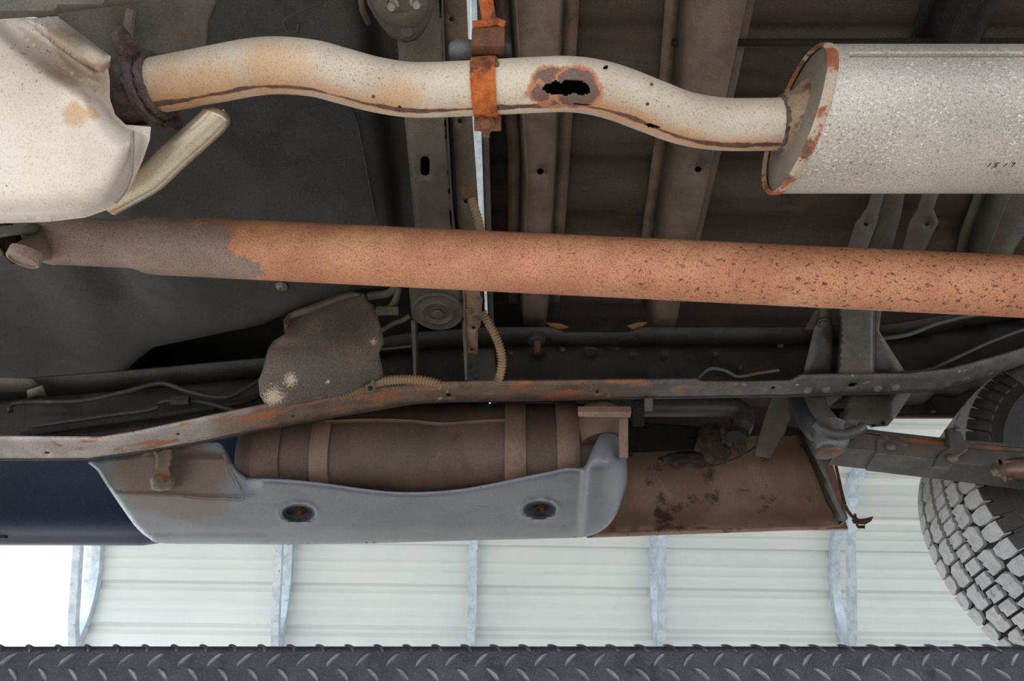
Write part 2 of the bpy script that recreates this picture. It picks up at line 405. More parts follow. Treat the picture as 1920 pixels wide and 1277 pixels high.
def orient(V, F):
    bm = bmesh.new(); vv = [bm.verts.new(v) for v in V]
    for f in F:
        try: bm.faces.new([vv[i] for i in f])
        except ValueError: pass
    bmesh.ops.recalc_face_normals(bm, faces=bm.faces); bm.verts.index_update()
    F2 = [tuple(v.index for v in f.verts) for f in bm.faces]; bm.free(); return V, F2

# ================================================================== SETTING: ground, shed
FZ = -1.25
o = finish('floor', *abox(-14, 16, -12, 13, FZ - .1, FZ), 'concrete', label='pale concrete ground slab far below the raised truck', kind='structure', smooth=0)

YAW = R(1.9)
def bx(p):      # building frame -> world (the shed stands slightly askew to the truck)
    x, y, z = p
    return Vector((x * math.cos(YAW) - (y - 5.5) * math.sin(YAW), 5.5 + x * math.sin(YAW) + (y - 5.5) * math.cos(YAW), z))
BX0, BX1 = -3.22, 9.5
# profile of the bow in (y, z): leg, rounded eave, rafter, ridge and the other slope
bow = [(5.62, FZ)] + [(5.62, 1.2)]
for k in range(0, 11):
    a = R(k * 75 / 10); rr = .75
    bow.append((5.62 - rr + rr * math.cos(a), 2.12 + rr * math.sin(a)))
y1, z1 = bow[-1]
sl = math.tan(R(15))
bow += [(3.4, z1 + (y1 - 3.4) * sl), (.6, z1 + (y1 - .6) * sl)]
yr, zr = bow[-1]
bow += [(-3.0, zr - .96)]
def arc_resample(P, step):
    out = [P[0]]; acc = 0
    for a, b in zip(P[:-1], P[1:]):
        L = math.dist(a, b); n = max(1, int(L / .02))
        for k in range(1, n + 1):
            q = (a[0] + (b[0] - a[0]) * k / n, a[1] + (b[1] - a[1]) * k / n); acc += L / n
            if acc >= step - 1e-6: out.append(q); acc = 0
    return out
PANW = .29
fine = arc_resample(bow, PANW / 12)
def panel_strip(name, i0, parent):
    """one roll-formed sheet: flat pan, two minor ribs, a raised lap rib along one edge"""
    seq = fine[i0:i0 + 13]
    offs = [0.024, 0.024, 0.0, 0, 0, .006, 0, 0, .006, 0, 0, 0.0, 0.024]
    top = []
    for k, (y, z) in enumerate(seq):
        a = fine[max(i0 + k - 1, 0)]; b = fine[min(i0 + k + 1, len(fine) - 1)]
        t = Vector((b[0] - a[0], b[1] - a[1])).normalized(); nrm = Vector((t.y, -t.x))   # outward
        top.append((y + nrm.x * (.035 + offs[k]), z + nrm.y * (.035 + offs[k])))
    V = [bx((BX0 - .06, y, z)) for y, z in top] + [bx((BX1, y, z)) for y, z in top]
    n = len(top)
    F = [(k, k + 1, n + k + 1, n + k) for k in range(n - 1)]
    return finish(name, V, F, 'wallpanel', parent, smooth=0, solid=.004)
wallroot = bpy.data.objects.new('wall_right', None); COL.objects.link(wallroot); wallroot['kind'] = 'structure'
wallroot['label'] = 'white ribbed sheet metal wall of the shed behind the truck'; wallroot.location = bx((2, 5.62, FZ))
roofroot = bpy.data.objects.new('ceiling', None); COL.objects.link(roofroot); roofroot['kind'] = 'structure'
roofroot['label'] = 'white ribbed sheet metal roof of the shed above the truck'; roofroot.location = bx((2, 3, 3))
i = 0
while i + 12 < len(fine):
    if fine[i + 12][1] > -0.2:
        panel_strip('sheet_panel', i, wallroot if fine[i + 6][1] < 2.55 else roofroot)
    i += 12
# galvanised bows
def sqtube(path, w, x, d=None):
    """square tube in the plane x = const of the building frame"""
    d = d or w; rings = []
    for k, (y, z) in enumerate(path):
        a = path[max(k - 1, 0)]; b = path[min(k + 1, len(path) - 1)]
        t = Vector((b[0] - a[0], b[1] - a[1])).normalized(); n = Vector((-t.y, t.x))
        rings.append([bx((x + sx * w / 2, y + n.x * sy * d / 2, z + n.y * sy * d / 2)) for sx, sy in ((-1, -1), (1, -1), (1, 1), (-1, 1))])
    return orient(*loft(rings))
FX = [-3.17, -1.72, -.30, 1.10, 2.52, 3.95, 5.4]
names = ['galvanised steel bow frame at the open left end of the shed', 'galvanised steel bow frame, second from the open end of the shed',
         'galvanised steel bow frame in the middle of the visible shed wall', 'galvanised steel bow frame under the brown bedside panel',
         'galvanised steel bow frame with knee brace just left of the tire', 'galvanised steel bow frame behind the tire', 'galvanised steel bow frame farthest behind the tire']
for k, x in enumerate(FX):
    t = thing('shed_frame', bx((x, 5.62, FZ)), names[k], 'frame', 'bow frames of the shed')
    low = [bow[0], bow[1]] + bow[2:13]
    finish('leg', *sqtube([bow[0], bow[1], bow[2]], .07, x), 'galv', t, bevel=.006)
    finish('bow_corner', *sqtube(bow[2:13], .064, x), 'galv', t, smooth=30)
    finish('rafter', *sqtube([bow[12], bow[13], bow[14]], .07, x), 'galv', t, bevel=.006)
    finish('far_rafter', *sqtube([bow[14], bow[15]], .07, x), 'galv', t, bevel=.006)
    finish('knee_brace', *sqtube([(5.60, 1.98), (5.47, 2.10), (4.98, 2.74), (4.84, 2.86)], .055, x), 'galv', t, smooth=30)
# ================================================================== LIFT RUNWAY
YR = 1.11; ZR = .4015
run = thing('lift_runway', (0, 1.38, ZR - .13), 'black diamond tread plate runway of the vehicle lift under the tire', 'lift')
prof = [(YR + .56, ZR), (YR + .02, ZR)]
for k in range(1, 7):
    a = R(90 + 15 * k); prof.append((YR + .012 + .012 * math.cos(a), ZR - .012 + .012 * math.sin(a)))
prof += [(YR, ZR - .13), (YR + .05, ZR - .13), (YR + .05, ZR - .125), (YR + .008, ZR - .125), (YR + .008, ZR - .012), (YR + .56, ZR - .008)]
finish('deck_plate', *orient(*loft([[Vector((x, y, z)) for y, z in prof] for x in (-3.0, 3.2)])), 'plate', run, smooth=25)
finish('side_beam', *abox(-3, 3.2, YR + .46, YR + .56, ZR - .13, ZR - .009), 'plate', run, bevel=.004)
# raised lugs: one lens-shaped mesh shared by all
def lug_mesh():
    V, F = [], []; n = 10
    for k in range(n + 1):
        s = k / n * 2 - 1; wdt = .0045 * (1 - s * s) ** .8 + .0002; bend = .0035 * (1 - s * s)
        hgt = .0022 * (1 - s ** 4) + .0001
        for y, z in ((-wdt, -.0004), (-wdt * .35, hgt), (wdt * .35, hgt), (wdt, -.0004)): V.append((s * .0140, y + bend, z))
    for k in range(n):
        for j in range(3): F.append((k * 4 + j, k * 4 + j + 1, k * 4 + j + 5, k * 4 + j + 4))
    me = bpy.data.meshes.new('tread_lug'); me.from_pydata(V, [], [f[::-1] for f in F]); me.validate()
    me.polygons.foreach_set('use_smooth', [True] * len(me.polygons)); me.set_sharp_from_angle(angle=R(50))
    me.materials.append(M['lug']); return me
LM = lug_mesh()
def lug(p, n, ang):
    n = Vector(n).normalized(); x = Vector((1, 0, 0)); y = n.cross(x)
    Rm = Matrix((x, y, n)).transposed().to_4x4() @ Matrix.Rotation(ang, 4, 'Z')
    o = bpy.data.objects.new('tread_lug', LM); COL.objects.link(o); o.parent = run
    o.matrix_local = Matrix.Translation(Vector(p) - run.location) @ Rm
for k in range(-27, 28):
    x = k * .0428
    lug((x + .018, YR + .0045, ZR - .0045), (0, -1, 1), R(-48))
    lug((x, YR, YR * .3415), (0, -1, 0), R(46))
    lug((x + .014, YR, YR * .3228), (0, -1, 0), R(-44))
    lug((x - .004, YR, YR * .304), (0, -1, 0), R(44))
# ================================================================== CAB FLOOR PAN
def gauss(u, v, cu, cv, su, sv, rot=0):
    du, dv = u - cu, v - cv; c, s = math.cos(rot), math.sin(rot)
    a = (du * c + dv * s) / su; b = (-du * s + dv * c) / sv
    return math.exp(-.5 * (a * a + b * b))
cab = thing('cab_floor_pan', (-.9, .7, 1.1), 'smooth dark grey undercoated cab floor pan above the drive shaft', 'floor pan')
def cabz(x, y):
    # longitudinal tunnel over the drive line, flat footwells beside it, stamped creases
    z = 1.075 + .035 * (1 / (1 + math.exp((y - .86 + .10 * x) / .03)))
    edge = interp([(-1.3, 1.60), (-1.0, 1.42), (-.86, 1.28), (-.787, 1.22), (-.526, 1.146), (-.43, 1.09), (-.30, 1.04), (-.2, 1.04)], x)
    fade = min(1, max(0, (edge - .06 - y) / .16))
    z += fade * .030 * math.exp(-((x + .80 - .35 * (y - 1.0)) / .05) ** 2) * (1 if y > .55 else .3)
    z -= fade * .022 * math.exp(-((x + .66 - .35 * (y - 1.0)) / .07) ** 2)
    z += fade * .012 * math.exp(-((x + .98) / .08) ** 2)
    z += .05 / (1 + math.exp(-(x + .225) / .006))           # step up behind the seat crossmember
    z += .22 / (1 + math.exp(-(y - edge - .03) / .009))           # footwell ends, floor lifts towards the sill
    z -= .004 * math.exp(-((y - .62 + .12 * (x + .5)) / .006) ** 2) * (x > -.75)
    return z
xs = list(np.linspace(-2.2, -1.1, 24)) + list(np.linspace(-1.08, -.24, 72)) + list(np.linspace(-.235, -.205, 10)) + list(np.linspace(-.2, -.07, 12))
ys = list(np.linspace(-.25, .4, 14)) + list(np.linspace(.42, 1.5, 100)) + list(np.linspace(1.52, 1.72, 8))
V = [Vector((x, y, cabz(x, y))) for x in xs for y in ys]; ny = len(ys)
F = [(i * ny + j, i * ny + j + 1, (i + 1) * ny + j + 1, (i + 1) * ny + j) for i in range(len(xs) - 1) for j in range(ny - 1)]
finish('pan_sheet', V, F, 'undercoat', cab, smooth=60, solid=-.004)
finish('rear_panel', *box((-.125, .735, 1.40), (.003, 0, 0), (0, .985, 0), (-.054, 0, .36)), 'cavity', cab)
finish('outer_skin', *abox(-2.2, -.09, 1.742, 1.750, 1.06, 1.75), 'navy', cab)
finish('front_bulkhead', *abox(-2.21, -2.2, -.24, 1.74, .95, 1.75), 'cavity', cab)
finish('far_sill_blocker', *abox(-2.2, -.08, -.24, -.20, .86, 1.7), 'navy', cab)  # unseen far cab side, added to block low sky light
def project0(p):
    t = p.y * CS + p.z * SN; up = -p.y * SN + p.z * CS
    return CX + FPX * p.x / t, CY - FPX * up / t
def far_pts(E, z, y=-.17):
    a, b = PZ(*E[0], z), PZ(*E[1], z); k = (y - a.y) / (b.y - a.y)
    return [project0(a + (b - a) * k), project0(a + (b - a) * k * .5)]
sheet('rear_flange', far_pts([(829, -40), (848, 230)], 1.03) + [(829, -40), (838, 120), (848, 230), (860, 430), (868, 560), (905, 560), (900, 430), (886, 230), (880, 120), (872, -40)] + far_pts([(872, -40), (886, 230)], 1.03)[::-1], atz(1.03), 'olive', cab, .003,
      holes=[circ(862, 227, 4.5, n=10), circ(873, 378, 4, n=10), circ(846, 36, 5, n=10)])
finish('floor_plug', *hexbolt(PZ(528, 537, 1.068), (0, 0, -1), .008, .006), 'brass', cab)
finish('seam_bead', *tube(catmull([PZ(u, v, 1.095) for u, v in ((560, 180), (640, 195), (668, 225), (690, 330), (708, 420))], 6), .0025, 8)[:2], 'undercoat', cab)
finish('stamped_ring', *tube(catmull([PZ(u, v, 1.093) for u, v in ((606, 4), (560, 22), (534, 38), (538, 56), (556, 58), (560, 44))], 6), .002, 8)[:2], 'undercoat', cab)

# body mount crossmember under the rear of the cab
cm = thing('frame_crossmember', (-.14, .8, .985), 'dark steel frame crossmember with oval slot and round body mount under the cab', 'crossmember')
CZ = .995
slot = [(788 + 9 + 9 * math.cos(R(a)), (322 if math.sin(R(a)) > 0 else 302) + 9 * math.sin(R(a))) for a in range(0, 360, 24)]
CL = [(742, -40), (766, 260)]; CR = [(826, -40), (838, 260)]
sheet('bottom_plate', far_pts(CL, CZ) + [(742, -40), (752, 120), (766, 260), (782, 430), (770, 545), (776, 606), (868, 604), (866, 545), (848, 430), (838, 260), (832, 120), (826, -40)] + far_pts(CR, CZ)[::-1], atz(CZ), 'bodymount', cm, .004, holes=[slot])
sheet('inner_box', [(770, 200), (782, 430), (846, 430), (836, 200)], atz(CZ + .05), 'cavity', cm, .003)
for nm, uu in (('side_flange', ((742, -40), (752, 120), (766, 260), (782, 430), (770, 545), (776, 606))), ('side_flange', ((826, -40), (832, 120), (838, 260), (848, 430), (866, 545), (868, 604)))):
    uu = far_pts([uu[0], uu[2]], CZ) + list(uu)
    a = [PZ(u, v, CZ) for u, v in uu]; b = [p + Vector((0, 0, .07)) for p in a]; n = len(a)
    finish(nm, a + b, [(k, k + 1, n + k + 1, n + k) for k in range(n - 1)], 'bodymount', cm, solid=.003)
# legs that drop to the frame rail
for (u0, u1) in ((770, 779), (866, 875)):
    a = PZ(u0, 606, CZ); V = [PZ(u0, 600, CZ), PZ(u1, 600, CZ), PZ(u1 + 1, 714, .895), PZ(u0 + 6, 714, .895)]
    V += [v + Vector((0, .035, .02)) for v in V]
    finish('end_leg', *orient(V, [(0, 1, 2, 3), (4, 5, 6, 7), (0, 1, 5, 4), (1, 2, 6, 5), (2, 3, 7, 6), (3, 0, 4, 7)]), 'bodymount', cm, bevel=.001)
p = PZ(821, 582, CZ - .002)
mt = finish('body_mount', *lathe(p, (0, 0, -1), [(.050, -.004), (.050, .004), (.047, .007), (.043, .0055), (.034, .006), (.028, .010), (.024, .0065), (.0195, .006), (.0195, .0035)], 36), 'bodymount', cm, smooth=40)
finish('mount_nut', *hexbolt(p + Vector((0, 0, -.003)), (0, 0, -1), .011, .008), 'bodymount', mt)
# rusted bracket below the flange
br = thing('flange_bracket', PZ(885, 600, .96), 'rusty bracket with bolt holes hanging beside the body mount', 'bracket')
sheet('plate', [(868, 535), (898, 535), (900, 556), (905, 562), (903, 590), (901, 612), (896, 618), (896, 664), (874, 666), (870, 610)], lambda u, v, d: PZ(u, v, .965), 'palerust', br, .004,
      holes=[circ(888, 615, 3.5, n=9), circ(884, 656, 4, 2.6, n=9)])
sheet('return_flange', [(868, 540), (871, 612), (877, 712), (884, 712), (875, 640), (872, 540)], lambda u, v, d: PZ(u, v, .962), 'olive', br, .012)
for (u, v) in ((880, 583), (892, 598)): finish('bolt', *hexbolt(PZ(u, v, .963), (0, 0, -1), .005, .004), 'crossmember', br)

sheet('back_plate', [(872, 650), (926, 655), (932, 714), (878, 714)], aty(1.155), 'bodymount', br, .003)
finish('bolt', *hexbolt(PY(893, 706, 1.154), (0, -1, -.2), .008, .006), 'bodymount', br)
# transmission mount plate at the top of the view
tp = thing('mount_plate', PZ(755, 20, .93), 'rounded triangular dark mounting plate with bolt heads at the top edge', 'plate')
sheet('plate', [(676, -40), (690, 10), (712, 46), (733, 70), (760, 81), (785, 74), (800, 52), (812, 20), (822, -40)], atz(.93), 'bodymount', tp, .006, curve=0)
finish('bolt', *hexbolt(PZ(764, 57, .929), (0, 0, -1), .0085, .006), 'bodymount', tp)
finish('boss', *lathe(PZ(752, -2, .929), (0, 0, -1), [(.034, 0), (.034, .006), (.028, .010), (.016, .010), (.014, .004)], 26), 'bodymount', tp)
for (u, v) in ((735, 8), (782, 4)): finish('bolt', *hexbolt(PZ(u, v, .926), (0, 0, -1), .006, .010), 'brass', tp)
finish('side_rib', *tube([PZ(672, -30, .93), PZ(680, 20, .935), PZ(690, 42, .95)], .004, 8)[:2], 'bodymount', tp)

# ================================================================== BED
BZ = 1.145; BXs = -.045
bed = thing('truck_bed_floor', (.9, .7, BZ), 'brown ribbed steel underside of the truck bed floor', 'bed floor')
yy = np.linspace(-.3, 1.70, 161)
def bedz(y):
    ph = (y % .125) / .125
    return BZ + .012 * (1 / (1 + math.exp(-(ph - .25) * 40)) - 1 / (1 + math.exp(-(ph - .75) * 40)))
xs = [BXs, .2, .5, .86, 1.4, 2.2]
V = [Vector((x, y, bedz(y))) for x in xs for y in yy]; ny = len(yy)
F = [(i * ny + j, i * ny + j + 1, (i + 1) * ny + j + 1, (i + 1) * ny + j) for i in range(len(xs) - 1) for j in range(ny - 1) if not (i >= 3 and yy[j] > 1.33)]
finish('floor_sheet', V, F, 'bedsteel', bed, smooth=40, solid=-.003)
finish('front_panel', *abox(BXs - .004, BXs, -.3, 1.70, 1.045, 1.75), 'bodymount', bed)
finish('far_side_blocker', *abox(BXs, 2.4, -.24, -.20, .88, 1.7), 'navy', bed)  # out-of-view bed side, put in to keep sky light off the exhaust
finish('front_lip', *abox(BXs, BXs + .008, -.3, 1.70, 1.04, 1.05), 'bodymount', bed)
def project(p):
    t = p.y * CS + p.z * SN; up = -p.y * SN + p.z * CS
    return CX + FPX * p.x / t, CY - FPX * up / t
def run_on(E, z, y=-.17):
    """carry an edge reading on across the truck to its other side"""
    a, b = PZ(*E[0], z), PZ(*E[1], z); k = (y - a.y) / (b.y - a.y)
    return [project(a + (b - a) * k), project(a + (b - a) * k * .5)] + E
def hat_rail(name, L, Rr, z, h, label, holes=(), m='crossmember'):
    """hat-section cross rail: L and Rr are pixel polylines of its two lower edges"""
    t = thing(name, PZ((L[0][0] + Rr[0][0]) / 2, 300, z), label, 'crossmember', 'cross rails under the bed')
    if L[0][1] < -50 or L[0][1] == -40: L, Rr = run_on(L, z), run_on(Rr, z)
    sheet('bottom_web', L + Rr[::-1], atz(z), m, t, .003, holes=holes, step=30)
    for E, sg in ((L, -1), (Rr, 1)):
        a = [PZ(u, v, z) for u, v in E]; b = [p + Vector((sg * .012, 0, h)) for p in a]; c = [p + Vector((sg * .022, 0, 0)) for p in b]; n = len(a)
        finish('side_wall', a + b, [(k, k + 1, n + k + 1, n + k) for k in range(n - 1)], m, t, solid=.002)
        finish('foot_flange', b + c, [(k, k + 1, n + k + 1, n + k) for k in range(n - 1)], m, t, solid=.002)
    return t
hat_rail('bed_cross_rail', [(966, -40), (990, 330), (984, 560), (984, 612)], [(1051, -40), (1036, 330), (1024, 560), (1022, 612)], 1.062, .07,
         'grey brown bed cross rail with small hole, left of the two', [circ(1013, 322, 6.5, 6.5)])
hat_rail('bed_cross_rail', [(1312, -40), (1276, 300), (1242, 500), (1225, 612)], [(1409, -40), (1336, 300), (1294, 480), (1266, 612)], 1.062, .07,
         'rust streaked bed cross rail with small hole near muffler inlet, right of the two', [circ(1309, 318, 6.5, 6)])
def plain_bar(name, O, z, label, holes=(), th=.02, m='crossmember'):
    return sheet(name, O, atz(z), m, None, th, holes=holes, label=label, cat='strap', step=20, group='straps behind the muffler')
plain_bar('bed_strap', [(1640, 340), (1629, 385), (1613, 410), (1604, 420), (1588, 470), (1580, 500), (1618, 500), (1625, 470), (1645, 415), (1652, 385), (1664, 340)], 1.04,
          'thin steel strap with one hole below the muffler, the left one', [circ(1624, 421, 5, 4)], .004, 'bodymount')
plain_bar('bed_strap', [(1736, 340), (1722, 390), (1705, 420), (1692, 470), (1684, 500), (1722, 500), (1733, 470), (1760, 415), (1750, 392), (1768, 340)], 1.05,
          'thin steel strap with one hole below the muffler, the right one', [circ(1738, 421, 5, 4)], .004, 'bodymount')
plain_bar('bed_strap', [(1655, 340), (1652, 400), (1632, 470), (1622, 500), (1658, 500), (1672, 470), (1690, 400), (1700, 340)], 1.085, 'dark flat bar between the two holed straps below the muffler', (), .03, 'bodymount')
hat_rail('bed_cross_rail', [(1905, 340), (1852, 470), (1840, 520)], [(1990, 340), (1900, 470), (1885, 520)], 1.08, .05, 'dark bed cross rail at the right edge under the muffler', (), 'bodymount')
hat_rail('bed_cross_rail', [(1840, -60), (1795, 30), (1765, 120)], [(1905, -60), (1855, 30), (1820, 120)], 1.09, .05, 'dark bed cross rail above the muffler at the top edge', (), 'cavity')
finish('bed_longitudinal_rib', *tube([PZ(1260, 80, 1.12), PZ(1960, 78, 1.12)], .006, 8)[:2], 'cavity', label='thin dark rib along the bed floor above the muffler', cat='rib')

# ================================================================== FRAME RAIL
YO = 1.165
VO = [(-120, 868), (0, 862), (100, 862), (168, 861), (284, 845), (392, 826), (485, 807), (640, 780), (775, 757), (842, 753), (977, 752), (1138, 748), (1280, 746), (1505, 742), (1667, 738), (1751, 732), (1819, 716), (1869, 700), (1920, 683), (2050, 630), (2320, 585)]
VI = [(-120, 822), (0, 822), (100, 823), (188, 824), (250, 814), (316, 800), (390, 784), (505, 760), (640, 741), (724, 728), (808, 720), (909, 717), (1044, 716), (1232, 714), (1306, 713), (1318, 718), (1415, 718), (1482, 716), (1506, 705), (1701, 703), (1785, 693), (1859, 673), (1920, 654), (2050, 600), (2320, 556)]
def ratio(v): d = ray(0, v); return d.y / d.z
def flz(u): return YO / ratio(interp(VO, u))
rail = thing('frame_rail', (0, YO, .9), 'long rusty steel chassis frame rail running across the picture below the drive shaft', 'frame rail')
out = [(u, v) for u, v in VI] + [(u, v) for u, v in VO[::-1]]
sheet('lower_flange', out, lambda u, v, d: PZ(u, v, flz(u)), 'flange', rail, .006, step=12,
      holes=[circ(88, 850, 6, 3.5, 9), circ(334, 815, 4, 3, 9), circ(842, 742, 5, 4, 9), circ(1120, 736, 4, 3, 8), circ(1450, 728, 4.5, 3.5, 9),
             [(1591, 721), (1596, 718), (1607, 718), (1608, 723), (1602, 727), (1592, 727)], circ(1558, 748 - 15, 2, 1.5, 6)])
# web: vertical plate
us = np.linspace(-120, 2320, 100)
TOPZ = [(-120, .885), (0, .90), (250, .925), (500, .955), (760, 1.02), (900, 1.035), (1500, 1.035), (1700, 1.045), (1920, 1.10), (2050, 1.14), (2320, 1.16)]
# stations in X so the plate is truly vertical
def railX(u): return PZ(u, interp(VO, u), flz(u)).x
XT = [(railX(u), flz(u), interp(TOPZ, u)) for u in us]
def z_low(x): return float(np.interp(x, [a[0] for a in XT], [a[1] for a in XT]))
def z_top(x): return float(np.interp(x, [a[0] for a in XT], [a[2] for a in XT]))
# web outlined in picture readings, on the plane y = YO
def vtop(u):      # where the top inner corner shows
    lo, hi = 300, 900
    for _ in range(30):
        mid = (lo + hi) / 2
        p = PY(u, mid, YO)
        if p.z > z_top(p.x): lo = mid
        else: hi = mid
    return mid
web = [(u, vtop(u)) for u in us] + [(u, interp(VO, u) - 1) for u in us[::-1]]
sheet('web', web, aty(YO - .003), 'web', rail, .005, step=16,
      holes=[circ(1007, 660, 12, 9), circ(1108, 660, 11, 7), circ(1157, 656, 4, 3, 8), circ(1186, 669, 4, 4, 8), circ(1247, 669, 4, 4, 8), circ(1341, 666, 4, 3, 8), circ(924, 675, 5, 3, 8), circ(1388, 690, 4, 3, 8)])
V = []
for u in us:
    x = railX(u); zt = z_top(x); wdt = .058
    V += [Vector((x, YO - .002, zt)), Vector((x, YO - wdt + (.014 if 1045 < u < 1195 else 0) , zt))]
n = len(us)
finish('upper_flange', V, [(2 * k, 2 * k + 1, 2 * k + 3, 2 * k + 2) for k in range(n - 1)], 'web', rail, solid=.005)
for (u, v) in ((1515, 731), (1549, 730), (1646, 728), (1679, 726)):
    finish('rivet', *rivet(PZ(u, v, flz(u) - .001), (0, 0, -1), .0085), 'stopper', rail)
for (u, v) in ((1468, 625), (1500, 625), (1402, 624), (1463, 648), (1055, 655), (958, 662)):
    finish('rivet', *rivet(PY(u, v, YO - .006), (0, -1, -.2), .007), 'web', rail)
finish('stud', *tube([PY(1008, 632, 1.13), PY(1007, 662, 1.14)], [.008, .006], 10)[:2], 'rustbrown', rail)
finish('stud_boss', *lathe(PZ(1006, 632, 1.03), (0, 0, -1), [(.02, 0), (.018, .012), (.009, .016)], 14), 'web', rail)
for O in ([(1024, 606), (1034, 614), (1048, 620), (1066, 614), (1050, 608)], [(1176, 612), (1190, 620), (1206, 612), (1214, 605), (1196, 606)]):
    sheet('rust_scale', O, lambda u, v, d: PZ(u, v, 1.0345), 'rustscale', rail, .003, step=5)
# brake and fuel lines lying along the rail
def line_obj(name, P, r, m, label, cat='pipe', seg=10, group=None, smooth_n=8):
    V, F, _ = tube(catmull(P, smooth_n), r, seg)
    return finish(name, V, F, m, None, label, cat, group=group)
line_obj('brake_line', [PY(u, v, 1.12) for u, v in ((20, 772), (32, 756), (150, 752), (230, 736), (300, 719), (350, 733), (400, 744), (440, 740), (500, 705), (540, 690))], .0045, 'web', 'bent steel brake line along the rail left of the flap', group='lines inside the frame rail')
line_obj('brake_line', [PY(u, v, 1.135) for u, v in ((60, 800), (200, 780), (285, 768), (300, 755), (330, 751), (380, 754), (440, 770), (480, 778))], .0045, 'web', 'lower steel brake line with a fitting inside the rail', group='lines inside the frame rail')
line_obj('brake_line', [PY(u, v, 1.14) for u, v in ((40, 816), (180, 795), (330, 775), (460, 752), (520, 722))], .006, 'cavity', 'dark thick hose lying deepest inside the rail', group='lines inside the frame rail')
finish('line_fitting', *tube([PY(322, 752, 1.13), PY(356, 751, 1.13)], [.009, .009], 6)[:2], 'web', label='small hex fitting on the lower brake line', cat='fitting')
line_obj('brake_line', [PY(u, v, 1.10) for u, v in ((1640, 636), (1700, 628), (1760, 606), (1830, 590), (1900, 582), (2100, 570), (2300, 568))], .0045, 'bodymount', 'thin brake line under the right end of the drive shaft', group='lines over the rear axle')
line_obj('brake_line', [PY(u, v, 1.13) for u, v in ((1690, 700), (1740, 694), (1790, 672), (1860, 640), (1940, 612), (2080, 575), (2250, 560))], .004, 'bodymount', 'thin brake line rising along the rear kick of the frame rail', group='lines over the rear axle')
line_obj('brake_line', [PY(u, v, 1.125) for u, v in ((1306, 712), (1330, 692), (1360, 695), (1384, 706), (1420, 700), (1460, 694))], .0035, 'bodymount', 'thin bent line lying in the frame rail left of the gusset', group='lines over the rear axle')
# bracket at the left edge
lb = thing('rail_bracket', PY(40, 730, 1.09), 'small folded steel bracket on the rail at the left edge', 'bracket')
sheet('plate', [(-40, 708), (60, 712), (72, 724), (60, 734), (-40, 738)], lambda u, v, d: PZ(u, v, .875), 'bodymount', lb, .004)
sheet('folded_tab', [(50, 734), (78, 724), (88, 745), (70, 742), (52, 748)], lambda u, v, d: PZ(u, v, .868), 'olive', lb, .004)

# ================================================================== EXHAUST PIPE
EZ = .85
cl = [(262, 166), (300, 159), (400, 140), (470, 127), (525, 123), (590, 129), (640, 142), (700, 158), (760, 168), (810, 169), (860, 167), (940, 163), (1000, 160), (1060, 158), (1110, 163), (1160, 176), (1220, 199), (1280, 221), (1340, 232), (1400, 234), (1490, 232)]
path = catmull([PZ(u, v, EZ) for u, v in cl], 26)
ex = thing('exhaust_pipe', PZ(900, 165, EZ), 'cream exhaust pipe with rusted seam and a ragged rust hole', 'pipe')
refv = Vector((0, -.52, .86))          # away from the viewer's side: angle 0 faces up
V, F, U = tube(path, .0328, 110, False, refv)
import itertools
# ragged perforations: real holes through the wall
HOLES = [[(1017, 166), (1022, 158), (1032, 156), (1040, 150), (1047, 153), (1052, 157), (1058, 150), (1070, 151), (1080, 150), (1092, 152), (1100, 158), (1106, 165), (1108, 174), (1096, 178), (1084, 178), (1074, 176), (1062, 180), (1048, 176), (1036, 177), (1026, 174)],
         [(1073, 193), (1090, 194), (1118, 200), (1124, 203), (1100, 199), (1080, 196)],
         [(1210, 234), (1222, 231), (1238, 238), (1232, 240), (1216, 238)], [(1128, 126), (1136, 122), (1142, 128), (1134, 130)], [(746, 200), (750, 199), (752, 202), (747, 203)]]
def project(p):
    t = p.y * CS + p.z * SN; up = -p.y * SN + p.z * CS
    return CX + FPX * p.x / t, CY - FPX * up / t
cen = [sum((V[i] for i in f), Vector()) / len(f) for f in F]
px = [project(c) for c in cen]
axis_c = path
kill = np.zeros(len(F), bool)
near = np.array([ (c - PZ(px[i][0], px[i][1], c.z)).length < 1 for i, c in enumerate(cen)])
rowlen = 110
side = []
for fi, c in enumerate(cen):
    pc = path[fi // rowlen]; side.append((c - pc).dot(c) < 0)
side = np.array(side)
for h in HOLES:
    hh = [(u + rng.uniform(-1.5, 1.5), v + rng.uniform(-1.2, 1.2)) for u, v in h]
    _, ins = poly_dist(hh, px); kill |= ins & side
F2, U2, li = [], [], 0
for f, k in zip(F, kill):
    if not k: F2.append(f); U2 += U[li:li + 4]
    li += 4
M['pipe'] = pipe_mat()
# local density of the pipe skin is fine enough for the ragged edges
finish('pipe_wall', V, F2, 'pipe', ex, smooth=40, UV=U2, solid=.0022, mats=['soot'])
# pinholes and scratches: small proud weld spatter
for (u, v) in ((700, 181), (1222, 158), (1214, 195)):
    finish('weld_spatter', *rivet(PT(u, v, .882), -ray(u, v), .0022), 'rustbrown', ex)

